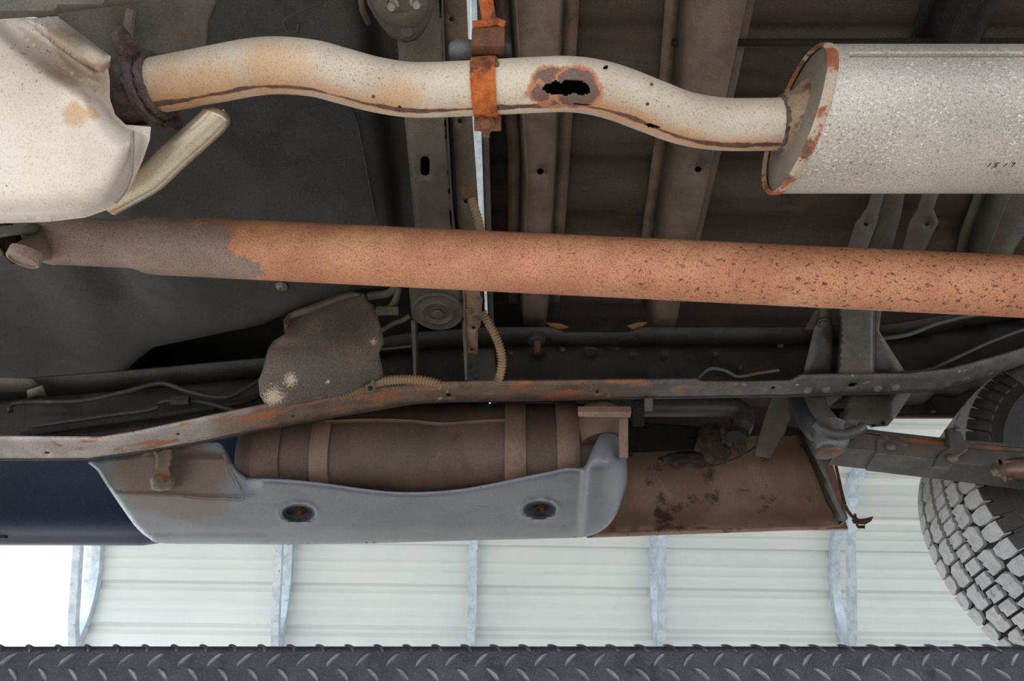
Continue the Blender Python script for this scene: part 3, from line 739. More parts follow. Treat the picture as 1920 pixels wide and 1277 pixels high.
# flange joint at the front end
fl = thing('exhaust_flange', PZ(262, 166, EZ), 'thick scaly purple brown rusted flange joint at the front of the exhaust pipe', 'flange')
ax = (PZ(330, 153, EZ) - PZ(240, 171, EZ)).normalized(); fc = PZ(272, 164, EZ)
dn = (PZ(300, 250, EZ - .01) - PZ(270, 80, EZ - .01)); dn = (dn - ax * dn.dot(ax)).normalized(); ot = ax.cross(dn)
def rough_ring(c, r0, r1, w, seg=48, amp=.0012, prof=None):
    V, F = [], []
    prof = prof or [(r0, -w), (r1 * .97, -w), (r1, -w * .6), (r1, w * .6), (r1 * .97, w), (r0, w)]
    for (r, h) in prof:
        for k in range(seg):
            a = 2 * math.pi * k / seg
            V.append(c + ax * (h + rng.normal(0, amp * .5)) + (dn * math.cos(a) + ot * math.sin(a)) * (r + rng.normal(0, amp)))
    n = len(prof)
    for i in range(n):
        for k in range(seg):
            a, b = i * seg + k, i * seg + (k + 1) % seg; j = ((i + 1) % n) * seg
            F.append((a, b, j + (k + 1) % seg, j + k))
    return orient(V, F)
finish('collar', *rough_ring(fc - ax * .022, .026, .0405, .020), 'rustpurple', fl, smooth=60)
finish('gasket_ring', *rough_ring(fc + ax * .0045, .026, .0450, .0055), 'rustpurple', fl, smooth=60)
finish('pipe_ring', *rough_ring(fc + ax * .0155, .030, .0400, .0040), 'rustpurple', fl, smooth=60)
for sg, L in ((-1, .033), (1, .020)):     # bolt ears
    c0 = fc + ax * .0045 + dn * sg * .040; rings = []
    for k in range(7):
        f = k / 6; c = c0 + dn * sg * L * f + ax * (.006 * f if sg > 0 else .004 * f)
        wd = .019 * (1 - .55 * f * f); th = .0050 - .001 * f
        rings.append([c + ot * wd * sx + ax * th * sy + Vector((rng.normal(0, .0007), 0, rng.normal(0, .0007))) for sx, sy in ((-1, -1), (0, -1.15), (1, -1), (1, 1), (0, 1.15), (-1, 1))])
    e = finish('bolt_ear', *orient(*loft(rings)), 'rustpurple', fl, smooth=45)
    finish('stud', *hexbolt(c0 + dn * sg * (L * .6) + ax * .004, ax, .006, .010), 'rustpurple', e)

# ================================================================== CATALYTIC CONVERTER SHELL
ct = thing('catalytic_converter', PT(120, 240, .86), 'large cream coloured stamped steel converter shell at the upper left', 'converter')
O = [(-90, 0), (20, 22), (74, 34), (124, 70), (166, 98), (202, 124), (206, 150), (206, 185), (216, 215), (236, 234), (283, 238), (281, 262), (268, 300), (250, 340), (236, 366), (205, 392), (160, 408), (90, 416), (0, 419), (-90, 420)]
def catfn(u, v, d):
    e = max(0, 1 - d / 60.); q = max(0, 1 - d / 18.)
    t = .80 + .035 * e ** 2.2 + .035 * q ** 2
    # shallow valley along the upper flange
    g = ((u - 60) * .80 - (v - 62) * -.60); s = -(u - 60) * .60 + (v - 62) * .80
    t += .030 * math.exp(-((s - 16) / 16.) ** 2)
    # stepped seam parallel to the rear edge
    t += .006 / (1 + math.exp(-(u - 232 + max(0, v - 300) * .45) / 2.2)) * (v > 236)
    return PT(u, v, t)
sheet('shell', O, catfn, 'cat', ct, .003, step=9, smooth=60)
strip = [(48, 36), (108, 30), (150, 62), (208, 106), (206, 118), (194, 138), (150, 116), (88, 72)]
def stripfn(u, v, d): return PT(u, v, .788 + .012 * max(0, 1 - d / 14.) ** 2)
sheet('seam_flange', strip, stripfn, 'cat', ct, .02, step=7, smooth=60)
finish('seam_bead', *tube(catmull([PT(u, v, .8135) for u, v in ((248, 246), (248, 290), (244, 330), (232, 360), (215, 380))], 6), .0022, 8)[:2], 'muffcap', ct)
Vb = []
for k, t in ((0, .86), (1, .98)):
    Vb.append([PT(u + (CX - u) * .0, v, t) for u, v in O])
finish('side_shell', *orient(*loft([[PT(u, v, .85) for u, v in O], [PT(u * .97 + 2, v * .97 + 6, .96) for u, v in O]])), 'cat', ct, smooth=50)
# tubular heat guard behind it
hb = thing('heat_guard_tube', PT(330, 290, .93), 'tinted silver capsule shaped guard beside the converter', 'guard')
gp = [PT(u, v, .93) for u, v in ((410, 206), (404, 222), (380, 246), (330, 290), (285, 332), (252, 352), (200, 380))]
V, F, _ = tube(catmull(gp, 8), [.008 + .0095 * min(1, k / 6) for k in range(49)], 28)
finish('body', V, F, 'silver', hb, smooth=60)
finish('edge_bead', *tube(catmull([PT(u, v, .928) for u, v in ((419, 206), (417, 226), (398, 250), (350, 295), (306, 332), (280, 352), (250, 362))], 8), .0016, 8)[:2], 'silver', hb)
# panels above it
sheet('transmission_skid', [(-60, -40), (330, -40), (306, 0), (180, 16), (60, 32), (-60, 40)], lambda u, v, d: PT(u, v, .74 + .012 * max(0, 1 - d / 14.) ** 2), 'bodymount', None, .008,
      label='flat grey steel skid panel at the top left corner', cat='panel', step=12)
th = thing('tunnel_shield', PT(300, 60, .96), 'dark olive folded heat shield hanging behind the converter', 'heat shield')
sheet('folded_sheet', [(90, -40), (412, -40), (402, 0), (386, 40), (383, 92), (345, 97), (290, 106), (230, 130), (170, 96), (110, 40)], lambda u, v, d: PT(u, v, .975 + .02 * math.sin((u - 240) * .02) ), 'bodymount', th, .006, step=8)
finish('pinched_fold', *tube(catmull([PT(u, v, .955) for u, v in ((246, 20), (242, 50), (242, 75), (246, 92))], 5), .007, 10)[:2], 'olive', th)

# ================================================================== EXHAUST HANGER
hg = thing('exhaust_hanger', PZ(908, 160, EZ), 'orange rusted exhaust clamp strap with bolt and hanger bracket', 'clamp')
k0 = min(range(len(path)), key=lambda k: abs(project(path[k])[0] - 909))
pc = path[k0]; pax = (path[k0 + 3] - path[k0 - 3]).normalized()
rr = refv - pax * refv.dot(pax); rr.normalize(); ss = pax.cross(rr)
def band(w, r0, r1, seg=64):
    V, F = [], []
    pr = [(r0, -w), (r1, -w), (r1 + .0006, -w * .5), (r1 + .0006, w * .5), (r1, w), (r0, w)]
    for r, h in pr:
        for k in range(seg):
            a = 2 * math.pi * k / seg; V.append(pc + pax * (h + rng.normal(0, .0003)) + (rr * math.cos(a) + ss * math.sin(a)) * (r + rng.normal(0, .0003)))
    n = len(pr)
    for i in range(n):
        for k in range(seg): F.append((i * seg + k, i * seg + (k + 1) % seg, ((i + 1) % n) * seg + (k + 1) % seg, ((i + 1) % n) * seg + k))
    return orient(V, F)
finish('strap', *band(.0148, .0330, .0362), 'rustorange', hg, smooth=50)
def pxbox(u0, v0, u1, v1, t, dep):
    V = [PT(u, v, t) for u, v in ((u0, v0), (u1, v0), (u1, v1), (u0, v1))]; c = sum(V, Vector()) / 4; n = c.normalized() * dep
    return orient(V + [v + n for v in V], [(0, 1, 2, 3), (4, 5, 6, 7), (0, 1, 5, 4), (1, 2, 6, 5), (2, 3, 7, 6), (3, 0, 4, 7)])
tab = finish('clamp_tab', *pxbox(889, 214, 940, 246, .925, .010), 'rustbrown', hg, bevel=.0015)
finish('bolt', *hexbolt(PT(911, 233, .924), -ray(911, 233), .0075, .007), 'rustbrown', tab)
finish('bolt_shank', *tube([PT(913, 244, .93), PT(911, 257, .93)], .0045, 8)[:2], 'rustbrown', tab)
finish('upper_tab', *pxbox(881, 114, 936, 127, .892, .02), 'rustbrown', hg, bevel=.002)
finish('upper_tab', *pxbox(884, 106, 933, 115, .90, .03), 'rustbrown', hg, bevel=.002)
# saddle bracket: bent sheet lofted downwards
sad = [(886, 44, 946, 44, .915), (886, 52, 946, 50, .905), (884, 66, 946, 64, .899), (884, 86, 945, 86, .897), (884, 100, 944, 100, .905), (885, 110, 941, 110, .925)]
rings = [[PT(a, b, t), PT(c, d, t), PT(c, d, t) + Vector((0, .01, .022)), PT(a, b, t) + Vector((0, .01, .022))] for a, b, c, d, t in sad]
finish('saddle', *orient(*loft(rings)), 'rustbrown', hg, smooth=50)
finish('saddle_lip', *tube([PT(886, 47, .905), PT(916, 45, .905), PT(932, 41, .905), (PT(946, 47, .905))], .005, 10)[:2], 'rustorange', hg)
finish('support_rod', *orient(*loft([[PT(u0, v, t), PT(u1, v2, t), PT(u1, v2, t + .016), PT(u0, v, t + .016)] for u0, v, u1, v2, t in ((888, -40, 920, -40, .905), (897, 0, 925, 0, .905), (905, 42, 932, 40, .905))])), 'rustorange', hg, bevel=.003)
finish('isolator', *lathe(PT(890, 95, .93), PT(838, 92, .925) - PT(890, 95, .93), [(.012, 0), (.0135, .012), (.013, .022), (.009, .030), (.004, .0325)], 20), 'stopper', hg, smooth=50)
finish('isolator', *lathe(PT(940, 92, .93), PT(980, 90, .93) - PT(940, 92, .93), [(.014, 0), (.0145, .005), (.012, .010), (.008, .013)], 20), 'rubber', hg, smooth=50)

# ================================================================== MUFFLER
mf = thing('muffler', (.7, .524, .852), 'large speckled grey cylindrical muffler with rusted end rim at the upper right', 'muffler')
MC = Vector((0, .5235, .851)); MR = .0918; DNV = Vector((0, SN, -CS))
def mring(x, r, seg=96, skew=.26, rc=None):
    out = []
    for k in range(seg):
        a = 2 * math.pi * k / seg; d = Vector((0, math.sin(a), math.cos(a)))
        p = MC + d * r; out.append(Vector((x - skew * (d * r).dot(DNV), p.y, p.z)))
    return out
X0 = .365
rings = [mring(X0 + .006, MR)] + [mring(X0 + .006 + .12 * k, MR, skew=.26 * max(0, 1 - k / 3.)) for k in range(1, 9)]
finish('shell', *orient(*loft(rings)), 'muffler', mf, smooth=40)
prof = [(-.001, .955), (-.005, .975), (-.006, .995), (-.003, 1.018), (.001, 1.022), (.006, 1.016), (.008, 1.0)]
finish('end_rim', *loft([mring(X0 + a, MR * r) for a, r in prof], cap=False), mat('rim_rust', S(150, 84, 56), S(172, 100, 68), 30, [(S(190, 172, 152), 26, .48, .56), (S(112, 84, 68), 30, .56, .64)], .8, 0, .5, 260), mf, smooth=60)
finish('end_cap', *orient(*loft([mring(X0 + .002, MR * .97), mring(X0 + .003, MR * .90), mring(X0 - .002, MR * .82), mring(X0 - .004, MR * .6), mring(X0 - .005, MR * .3), mring(X0 - .005, .004)])), 'muffcap', mf, smooth=60)
# inlet collar
ic = path[-1]; iax = (path[-1] - path[-30]).normalized(); ax = iax
dn = (DNV - ax * DNV.dot(ax)).normalized(); ot = ax.cross(dn)
cc = PZ(1478, 233, EZ)
finish('inlet_collar', *rough_ring(cc, .02, .05, .012, amp=.0003, prof=[(.030, -.010), (.0355, -.012), (.040, -.004), (.043, .006), (.054, .016), (.060, .034), (.03, .034)]), 'collar', mf, smooth=50)
finish('weld_bead', *rough_ring(cc - ax * .008, .030, .0368, .0058, amp=.0006), 'rustpurple', mf, smooth=60)
for k, (ang, ww) in enumerate(((-57, .0022), (-50, .0016))):   # lock seam along the shell
    a = R(ang); d = Vector((0, -math.cos(a + R(0)), 0))
def shell_pt(v, x, r):      # point on the shell seen at height v
    dd = ray(0, v); dd.x = 0; dd.normalize(); b = dd.dot(MC); h = math.sqrt(max(0, b * b - (MC.dot(MC) - r * r)))
    p = dd * (b - h); return Vector((x, p.y, p.z))
finish('lock_seam', *tube([shell_pt(100, .40, MR + .0005), shell_pt(100, 1.3, MR + .0005)], .0024, 8)[:2], 'muffler', mf)
finish('lock_seam', *tube([shell_pt(106, .40, MR + .0002), shell_pt(106, 1.3, MR + .0002)], .0014, 8)[:2], 'muffcap', mf)
# ink-stamped digits on the shell, upside down as in the place
SEG7 = {'7': 'abc', '1': 'bc', '5': 'afgcd', '9': 'abcdfg', '6': 'acdefg'}
def stamp(txt, u0, v0):
    for i, ch in enumerate(txt):
        V, F = [], []
        base = u0 + i * 15
        Lh, W = 3.6, 6.0
        segs = {'a': ((0, 2 * Lh), (W, 2 * Lh)), 'b': ((W, Lh), (W, 2 * Lh)), 'c': ((W, 0), (W, Lh)), 'd': ((0, 0), (W, 0)), 'e': ((0, 0), (0, Lh)), 'f': ((0, Lh), (0, 2 * Lh)), 'g': ((0, Lh), (W, Lh))}
        parts = []
        for s in SEG7[ch]:
            q = []
            for (x, y) in segs[s]:
                v = v0 + 5 - y * 1.0; u = base + x + y * .9
                p = shell_pt(v, 0, MR + .0003); t = p.y * CS + p.z * SN
                q.append(Vector(((u - CX) / FPX * t, p.y, p.z)))
            parts.append(tube(q, .0005, 5)[:2])
        finish('stamped_digit', *join(*parts), 'soot', mf)
stamp('1517', 1846, 308)

# ================================================================== DRIVE SHAFT
ds = thing('drive_shaft', PT(900, 480, 1.13), 'thick rusty orange drive shaft tube crossing the picture', 'drive shaft')
def edge_axis(u, vt, vb, r):
    """axis point of a round bar whose silhouette edges are read at vt and vb"""
    a1 = math.atan((CY - vt) / FPX); a2 = math.atan((CY - vb) / FPX); h = (a1 - a2) / 2; m = (a1 + a2) / 2
    dist = r / math.sin(h); el = PITCH + m
    p = Vector((0, math.cos(el) * dist, math.sin(el) * dist)); t = dist * math.cos(m)
    p.x = (u - CX) / FPX * t; return p
rt = .0455
A = edge_axis(400, 409, 521, rt); B = edge_axis(1900, 478, 595, rt)
dv = (B - A).normalized()
def on(u):       # axis point whose picture column is u
    lo, hi = -1.0, 3.0
    for _ in range(40):
        m = (lo + hi) / 2
        if project(A + dv * m)[0] < u: lo = m
        else: hi = m
    return A + dv * m
ss_ = [(150, .037), (238, .037), (250, .0375), (262, .0400), (274, .0435), (288, .0452), (310, .0455)] + [(k, .0455) for k in range(420, 3300, 160)]
V, F, U = tube([on(u) for u, r in ss_], [r for u, r in ss_], 56)
finish('shaft_tube', V, F, 'shaft', ds, smooth=40)
V, F, U = tube([on(u) for u in (60, 75, 100, 108, 150, 152)], [.024, .034, .038, .0372, .0372, .03], 40)
yk = finish('slip_yoke', V, F, 'shaft', ds, smooth=40)
for (u, v) in ((42, 490),):
    c = PT(u, v, 1.06); n = (-ray(u, v).normalized() * .45 + (DNV * .89 + Vector((-.45, 0, 0))) * .89).normalized()
    e = finish('yoke_ear', *orient(*loft([[c - n * .012 + Vector((x, 0, 0)) * 1.0 + axis_frame(n)[0] * .021 * math.cos(a) + axis_frame(n)[1] * .021 * math.sin(a) for a in [2 * math.pi * k / 20 for k in range(20)]] for x in (0,)] +
        [[on(95) + axis_frame(dv)[0] * .030 * math.cos(a) + axis_frame(dv)[1] * .030 * math.sin(a) for a in [2 * math.pi * k / 20 for k in range(20)]]])), 'shaft', ds, smooth=40)
    cp = finish('bearing_cap', *lathe(c, n, [(.022, -.016), (.022, -.002), (.0205, 0), (.018, 0), (.0175, -.0025), (.003, -.0025)], 28), 'shaft', ds, smooth=40)
finish('cross_body', *lathe(PT(20, 455, 1.11), Vector((.3, .6, -.5)), [(.012, -.03), (.016, -.01), (.016, .01), (.012, .03)], 16), 'cavity', ds, smooth=40)
finish('flange_yoke', *orient(*loft([[PT(u, v, t) for u, v, t in r] for r in (
    ((-60, 425, 1.10), (-60, 470, 1.08), (-60, 470, 1.18), (-60, 425, 1.18)), ((0, 424, 1.09), (0, 446, 1.07), (0, 446, 1.17), (0, 424, 1.17)),
    ((60, 418, 1.09), (40, 440, 1.08), (40, 440, 1.16), (60, 418, 1.16)), ((76, 418, 1.10), (66, 440, 1.10), (66, 440, 1.15), (76, 418, 1.15)))])), 'bodymount', ds, bevel=.006)
finish('yoke_ear', *orient(*loft([[PT(u, v, t) for u, v, t in r] for r in (
    ((-30, 462, 1.06), (-30, 500, 1.05), (-30, 500, 1.12), (-30, 462, 1.12)), ((6, 466, 1.06), (10, 478, 1.05), (10, 478, 1.10), (6, 466, 1.10)))])), 'bodymount', ds, bevel=.004)

# ================================================================== HEAT SHIELD FLAP
O = [(531, 600), (540, 588), (570, 578), (610, 562), (640, 551), (660, 546), (684, 551), (690, 565), (700, 572), (710, 600), (718, 630), (719, 645), (711, 662), (716, 685), (720, 704), (712, 712), (680, 724), (640, 742), (560, 758), (500, 762), (488, 742), (485, 715), (494, 690), (502, 655), (512, 640), (534, 626)]
def flapfn(u, v, d):
    t0 = 1.30 + .0004 * (u - 600) - .00045 * (v - 640)
    s = (v - 640 + .25 * (u - 600)) / 110.
    t = t0 + .05 * s * s                                     # curled over like a half-pipe
    t += .010 * math.sin(u * .05) * math.exp(-((v - 580) / 40.) ** 2)
    t -= .012 * math.exp(-(((u - 560) + (v - 600) * 1.6) / 60.) ** 2) * (v < 640)
    return PT(u, v, t)
def flap_mat():
    t = NT('scuffed_flap_steel')
    c = t.mix(t.ramp(t.noise(8, 5), .35, .65), S(92, 82, 76), S(108, 96, 88))
    for (u, v, r) in ((512, 745, .035), (545, 712, .022), (615, 716, .008), (700, 640, .012)):
        d = t.math('ADD', t.blob(flapfn(u, v, 0), r), t.math('MULTIPLY', t.noise(330, 4, .8), 2.6))
        c = t.mix(t.ramp(d, 1.85, 1.55), c, S(206, 182, 160))
    return t.done(c, .55, .2, .2, 260)
M['flap'] = flap_mat()
fp = thing('heat_shield_flap', PT(600, 740, 1.3), 'crumpled brown grey heat shield flap with torn edge beside the rail', 'heat shield')
sheet('bent_sheet', O, flapfn, 'flap', fp, .0025, step=9, smooth=60)
finish('rolled_corner', *tube(catmull([flapfn(u, v, 0) - ray(u, v) * .004 for u, v in ((536, 612), (545, 594), (580, 580), (640, 558), (672, 552))], 6), [.003 + .004 * math.sin(math.pi * k / 24) for k in range(25)], 10)[:2], 'flap', fp)
# lines and clips in the cavity right of it
for k, (P, r, m, lab) in enumerate((
    (((690, 556), (720, 552), (734, 546), (746, 530), (748, 510)), .008, 'bodymount', 'upper bent hose behind the torn flap'),
    (((700, 590), (730, 578), (742, 562), (748, 540)), .007, 'bodymount', 'middle bent hose behind the torn flap'),
    (((712, 622), (740, 606), (756, 600), (768, 592)), .005, 'bodymount', 'thin spring wrapped line behind the torn flap'),
    (((716, 655), (745, 652), (772, 649)), .0025, 'bodymount', 'thin wire crossing the dark gap beside the flap'))):
    line_obj('fuel_hose', [PT(u, v, 1.44) for u, v in P], r, m, lab, 'hose', group='hoses behind the flap')
finish('hose_clip', *pxbox(705, 574, 748, 592, 1.42, .02), 'bodymount', label='flat hose clip between the flap and crossmember', cat='clip', bevel=.003)

# ================================================================== CORRUGATED CONDUITS
def conduit(P, r, label, pitch=.0052):
    C = catmull(P, 30); L = [0]
    for a, b in zip(C[:-1], C[1:]): L.append(L[-1] + (b - a).length)
    n = int(L[-1] / pitch) * 6; pts = []; rad = []
    arr = np.array([tuple(c) for c in C])
    for k in range(n):
        s = L[-1] * k / (n - 1); pts.append(Vector([float(np.interp(s, L, arr[:, j])) for j in range(3)]))
        rad.append(r * (1.0 if (k % 6) in (1, 2, 3) else .78))
    V, F, _ = tube(pts, rad, 14)
    return finish('corrugated_conduit', V, F, 'conduit', None, label, 'conduit', smooth=70, group='corrugated wire conduits')
conduit([PT(u, v, 1.33) for u, v in ((904, 585), (915, 605), (928, 628), (938, 655), (941, 680), (937, 705), (930, 720))], .0085, 'tan corrugated conduit curving down to the rail beside the bright gap')
conduit([PT(u, v, 1.22) for u, v in ((884, 372), (890, 390), (897, 412), (902, 440), (904, 470))], .0075, 'dark corrugated conduit just above the drive shaft at the gap')
c2 = conduit([PT(u, v, 1.36) for u, v in ((640, 744), (668, 734), (700, 720), (735, 713), (775, 712), (810, 717), (830, 724))], .0095, 'corrugated conduit lying on the rail under the flap')
cl_ = thing('conduit_clip', PT(692, 726, 1.35), 'small steel clip holding the conduit to the rail', 'clip')
finish('clip_body', *pxbox(685, 711, 703, 737, 1.345, .012), 'crossmember', cl_, bevel=.003)
finish('screw', *hexbolt(PT(694, 728, 1.344), -ray(694, 728), .003, .003), 'cavity', cl_)

# ================================================================== REAR GUSSET / CROSSMEMBER
gs = thing('gusset_crossmember', PZ(1600, 700, .93), 'flared grey gusset and raised channel crossmember under the right of the drive shaft', 'crossmember')
GZ = lambda v: interp([(500, 1.03), (600, .99), (705, .915)], v)
g = lambda dz: (lambda u, v, d: PZ(u, v, GZ(v) + dz))
sheet('wing', [(1506, 704), (1532, 595), (1530, 560), (1560, 560), (1562, 704)], g(.02), 'frame', gs, .005, step=16)
sheet('wing', [(1640, 704), (1640, 560), (1656, 560), (1648, 620), (1701, 703)], g(.02), 'frame', gs, .005, step=16)
def chan(u, v, d):
    k = max(0, 1 - d / 7.0); return PZ(u, v, GZ(v) - .012 + .03 * k * k)
sheet('channel', [(1566, 540), (1642, 540), (1641, 620), (1641, 706), (1566, 706), (1572, 640), (1572, 600)], chan, 'frame', gs, .005, step=6, smooth=70)
finish('bolt', *hexbolt(PZ(1543, 606, GZ(606) + .018), (0, -.3, -1), .008, .006), 'frame', gs)
finish('corner_tab', *orient(*loft([[PZ(u, v, z) for u, v, z in r] for r in (((1508, 618, 1.0), (1526, 618, 1.0), (1526, 618, 1.01), (1508, 618, 1.01)), ((1528, 582, 1.0), (1534, 582, 1.0), (1534, 582, 1.01), (1528, 582, 1.01)))])), 'frame', gs)

# ================================================================== FUEL TANK, STRAPS, SHIELD
tk = thing('fuel_tank', PY(780, 880, 1.38), 'brown dusty fuel tank behind the frame rail with steel straps', 'tank')
TX0 = PY(440, 860, 1.25).x; TX1 = PY(1150, 860, 1.25).x
def tank_ring(x, k=1.0):
    pts = []
    y0, y1, z0, z1 = 1.245, 1.485, .790, .985; ry, rz = .085, .085
    cy_, cz_ = (y0 + y1) / 2, (z0 + z1) / 2
    for (cy0, cz0, a0) in ((y0 + .07, z0 + .10, 180), (y1 - ry, z0 + rz, 270), (y1 - ry, z1 - rz, 0), (y0 + .07, z1 - .10, 90)):
        for j in range(9):
            a = R(a0 + 90 * j / 8); rr1 = (.07, .10) if cy0 < cy_ else (ry, rz)
            pts.append(Vector((x, cy_ + (cy0 + rr1[0] * math.cos(a) - cy_) * k, cz_ + (cz0 + rr1[1] * math.sin(a) - cz_) * k)))
    return pts
rings = [tank_ring(TX0 - .02, .70), tank_ring(TX0 - .012, .85), tank_ring(TX0 + .01, .94), tank_ring(TX0 + .04, .985)] + [tank_ring(TX0 + .06 + (TX1 - TX0 - .12) * k / 8, 1 - .012 * abs(math.sin(k * 1.3))) for k in range(9)] + [tank_ring(TX1 - .02, .99), tank_ring(TX1, .94), tank_ring(TX1 + .012, .8)]
finish('tank_shell', *orient(*loft(rings)), 'brown_tank', tk, smooth=45)
def strap(u0, u1, m='strap'):
    x0, x1 = PY(u0, 850, 1.24).x, PY(u1, 850, 1.24).x
    f = lambda x, k: [Vector((x, p.y, p.z)) for p in tank_ring(0, k)]
    r = [f(x0, 1.002), f(x0, 1.04), f(x0 + (x1 - x0) * .10, 1.056), f(x1 - (x1 - x0) * .10, 1.056), f(x1, 1.04), f(x1, 1.002)]
    finish('tank_strap', *orient(*loft(r, cap=False)), m, tk, smooth=40)
strap(462, 516, 'brown_tank'); strap(574, 610); strap(946, 987); strap(1046, 1090)
fx = lambda u, v, z: PZ(u, v, z)
seam = catmull([PY(u, v, 1.243) for u, v in ((608, 792), (680, 789), (760, 790), (830, 796), (890, 792), (948, 789))], 6)
finish('seam_flange', *tube(seam, .0055, 8, ell=(.4, 1.2))[:2], 'strap', tk)
ft = finish('end_flange', *orient(*loft([[PT(u, v, 1.36) + Vector((0, 0, dz)) for u, v, dz in r] for r in (
    ((1084, 772, 0), (1084, 781, 0), (1084, 781, .012), (1084, 772, .012)), ((1184, 772, 0), (1182, 783, 0), (1182, 783, .012), (1184, 772, .012)))])), 'strap', tk)
finish('end_post', *pxbox(1160, 782, 1178, 860, 1.40, .02), 'strap', tk, bevel=.003)
finish('filler_neck', *lathe(PT(1128, 800, 1.50), PT(1122, 765, 1.52) - PT(1128, 800, 1.50), [(.044, -.03), (.046, .01), (.040, .035), (.026, .05), (.01, .056)], 24), 'strap', tk, smooth=40)

sh = thing('tank_shield', PZ(680, 960, .76), 'grey moulded tank shield with two bolt dimples and a bulged end', 'shield')
O = [(170, 862), (182, 882), (205, 918), (238, 966), (258, 992), (280, 1010), (305, 1019), (420, 1020), (520, 1021), (620, 1020), (760, 1017), (900, 1013), (1020, 1010), (1084, 1008), (1112, 1003), (1138, 988), (1156, 964), (1170, 926), (1176, 896), (1174, 848), (1164, 820), (1148, 806), (1134, 806), (1120, 824), (1106, 852), (1094, 876), (1062, 877), (1030, 884), (985, 893), (940, 903), (870, 916), (800, 922), (740, 922), (680, 916), (610, 906), (540, 899), (470, 896), (458, 892), (440, 872), (424, 846), (404, 828), (340, 836), (284, 846)]
def shfn(u, v, d):
    z = .765
    # inner slope rising to the rail at the front end
    if u < 500:
        k = min(1, max(0, (926 + (u - 300) * .03 - v) / 70.)) * min(1, max(0, (492 - u) / 40.))
        z += .055 * k
    # rolled outer edge
    k = max(0, min(1, (v - 985) / 35.)); z += .012 * k * k
    # end bulge hanging lower, with ridge on its inner side
    b = 1 / (1 + math.exp(-(u - 1096 - (v - 900) * -.08) / 3.0)); z -= .018 * b
    if u > 1085:
        z += .045 * max(0, (u - 1120) / 56.) ** 2
        z += .10 * max(0, (880 - v) / 75.) ** 1.5
    # stepped lower rim at front
    if u < 520: z -= .0045 / (1 + math.exp(-(v - 1004) / 1.5)) * (1 / (1 + math.exp((u - 500) / 3.)))
    for cu, cv in ((560, 962), (1012, 955)):
        r = math.hypot((u - cu) / 33., (v - cv) / 17.5)
        z += .026 * (1 / (1 + math.exp((r - .82) / .06))) - .003 * math.exp(-((r - 1.08) / .14) ** 2)
    z += .006 * max(0, 1 - d / 9.) ** 2
    return PZ(u, v, z)
sheet('shield_shell', O, shfn, 'shield', sh, .004, step=4.6, smooth=70, curve=3)
for cu, cv in ((563, 958), (1016, 953)):
    finish('bolt', *hexbolt(PZ(cu, cv, .785), (0, -.2, -1), .008, .008), 'rustbrown', sh)
rb = finish('moulded_rib', *tube(catmull([shfn(u, v, 20) for u, v in ((345, 930), (380, 934), (420, 935), (456, 936), (450, 918), (440, 898), (428, 872), (420, 850))], 6), .0035, 10)[:2], 'shield', sh)
# hanging bracket at its front
hb2 = thing('shield_bracket', PZ(303, 900, .80), 'rusty hook bracket holding the front of the tank shield', 'bracket')
def hk(u, v, d): return PZ(u, v, interp([(835, .80), (880, .775), (898, .755), (925, .75)], v) + .010 * max(0, 1 - d / 5.) ** 2)
sheet('hook_plate', [(286, 842), (326, 838), (325, 858), (321, 880), (328, 905), (322, 918), (300, 922), (284, 918), (280, 900), (288, 880), (291, 858)], hk, 'crossmember', hb2, .006, step=5, smooth=60)
finish('bolt', *hexbolt(PZ(302, 896, .753), (0, -.1, -1), .009, .007), 'rustbrown', hb2)

# ================================================================== SILL AND BEDSIDE PANELS
def yprof(tab, u): return interp(tab, u)
sill = thing('rocker_panel', PY(100, 1020, 1.70), 'dark navy painted rocker sill below the cab at the left', 'panel')
def extr_x(name, prof, x0, x1, m, parent, nx=10, **kw):
    V, F, n = [], [], len(prof)
    for k in range(nx + 1):
        x = x0 + (x1 - x0) * k / nx
        lift = .016 * min(1, max(0, (x + .90) / .06))
        for y, z in prof: V.append(Vector((x, y, z + lift)))
    for k in range(nx):
        for j in range(n - 1): F.append((k * n + j, (k + 1) * n + j, (k + 1) * n + j + 1, k * n + j + 1))
    return finish(name, V, F, m, parent, **kw)
zs = 1.70 / ratio(1018)
sp = [(1.36, 1.10), (1.42, 1.06), (1.50, .99), (1.57, .925), (1.63, .875), (1.67, zs + .006), (1.70, zs), (1.72, zs + .012), (1.735, zs + .06), (1.74, zs + .25)]
sp = [(p.x, p.y) for p in catmull([(a, b, 0) for a, b in sp], 4)]
extr_x('sill_skin', sp, -2.2, -.055, 'navy', sill, 60, smooth=60, solid=.004)
finish('jack_pad', *orient(*loft([[PY(u, v, yv) for u, v, yv in r] for r in (((-40, 960, 1.63), (-2, 986, 1.65), (14, 1010, 1.67), (-40, 1012, 1.67)), ((-40, 955, 1.66), (0, 982, 1.68), (18, 1010, 1.70), (-40, 1014, 1.70)))])), 'navy', sill, bevel=.004)
bs = thing('bedside_panel', PY(1350, 990, 1.68), 'brown mottled inner bedside panel between the tank and the tire', 'panel')
zb = lambda u: 1.70 / ratio(interp([(900, 1012), (1130, 1004), (1560, 988), (1610, 978)], u))
O = [(1010, 1006), (1130, 1003), (1300, 997), (1440, 992), (1545, 988), (1575, 984), (1590, 972), (1582, 945), (1574, 915), (1566, 885), (1558, 858), (1540, 828), (1520, 790), (1490, 745), (1150, 745), (1010, 800)]
def bsfn(u, v, d):
    y = 1.685 - .05 * max(0, (v - 960) / 40.) - .03 * math.exp(-((v - 880) / 50.) ** 2)
    if v < 900: y -= .03 * (900 - v) / 100.
    # flange folded round the wheel opening
    e = max(0, 1 - abs((u - (1510 + (v - 850) * .45)) / 14.)); y -= .010 * e
    return PY(u, v, y)
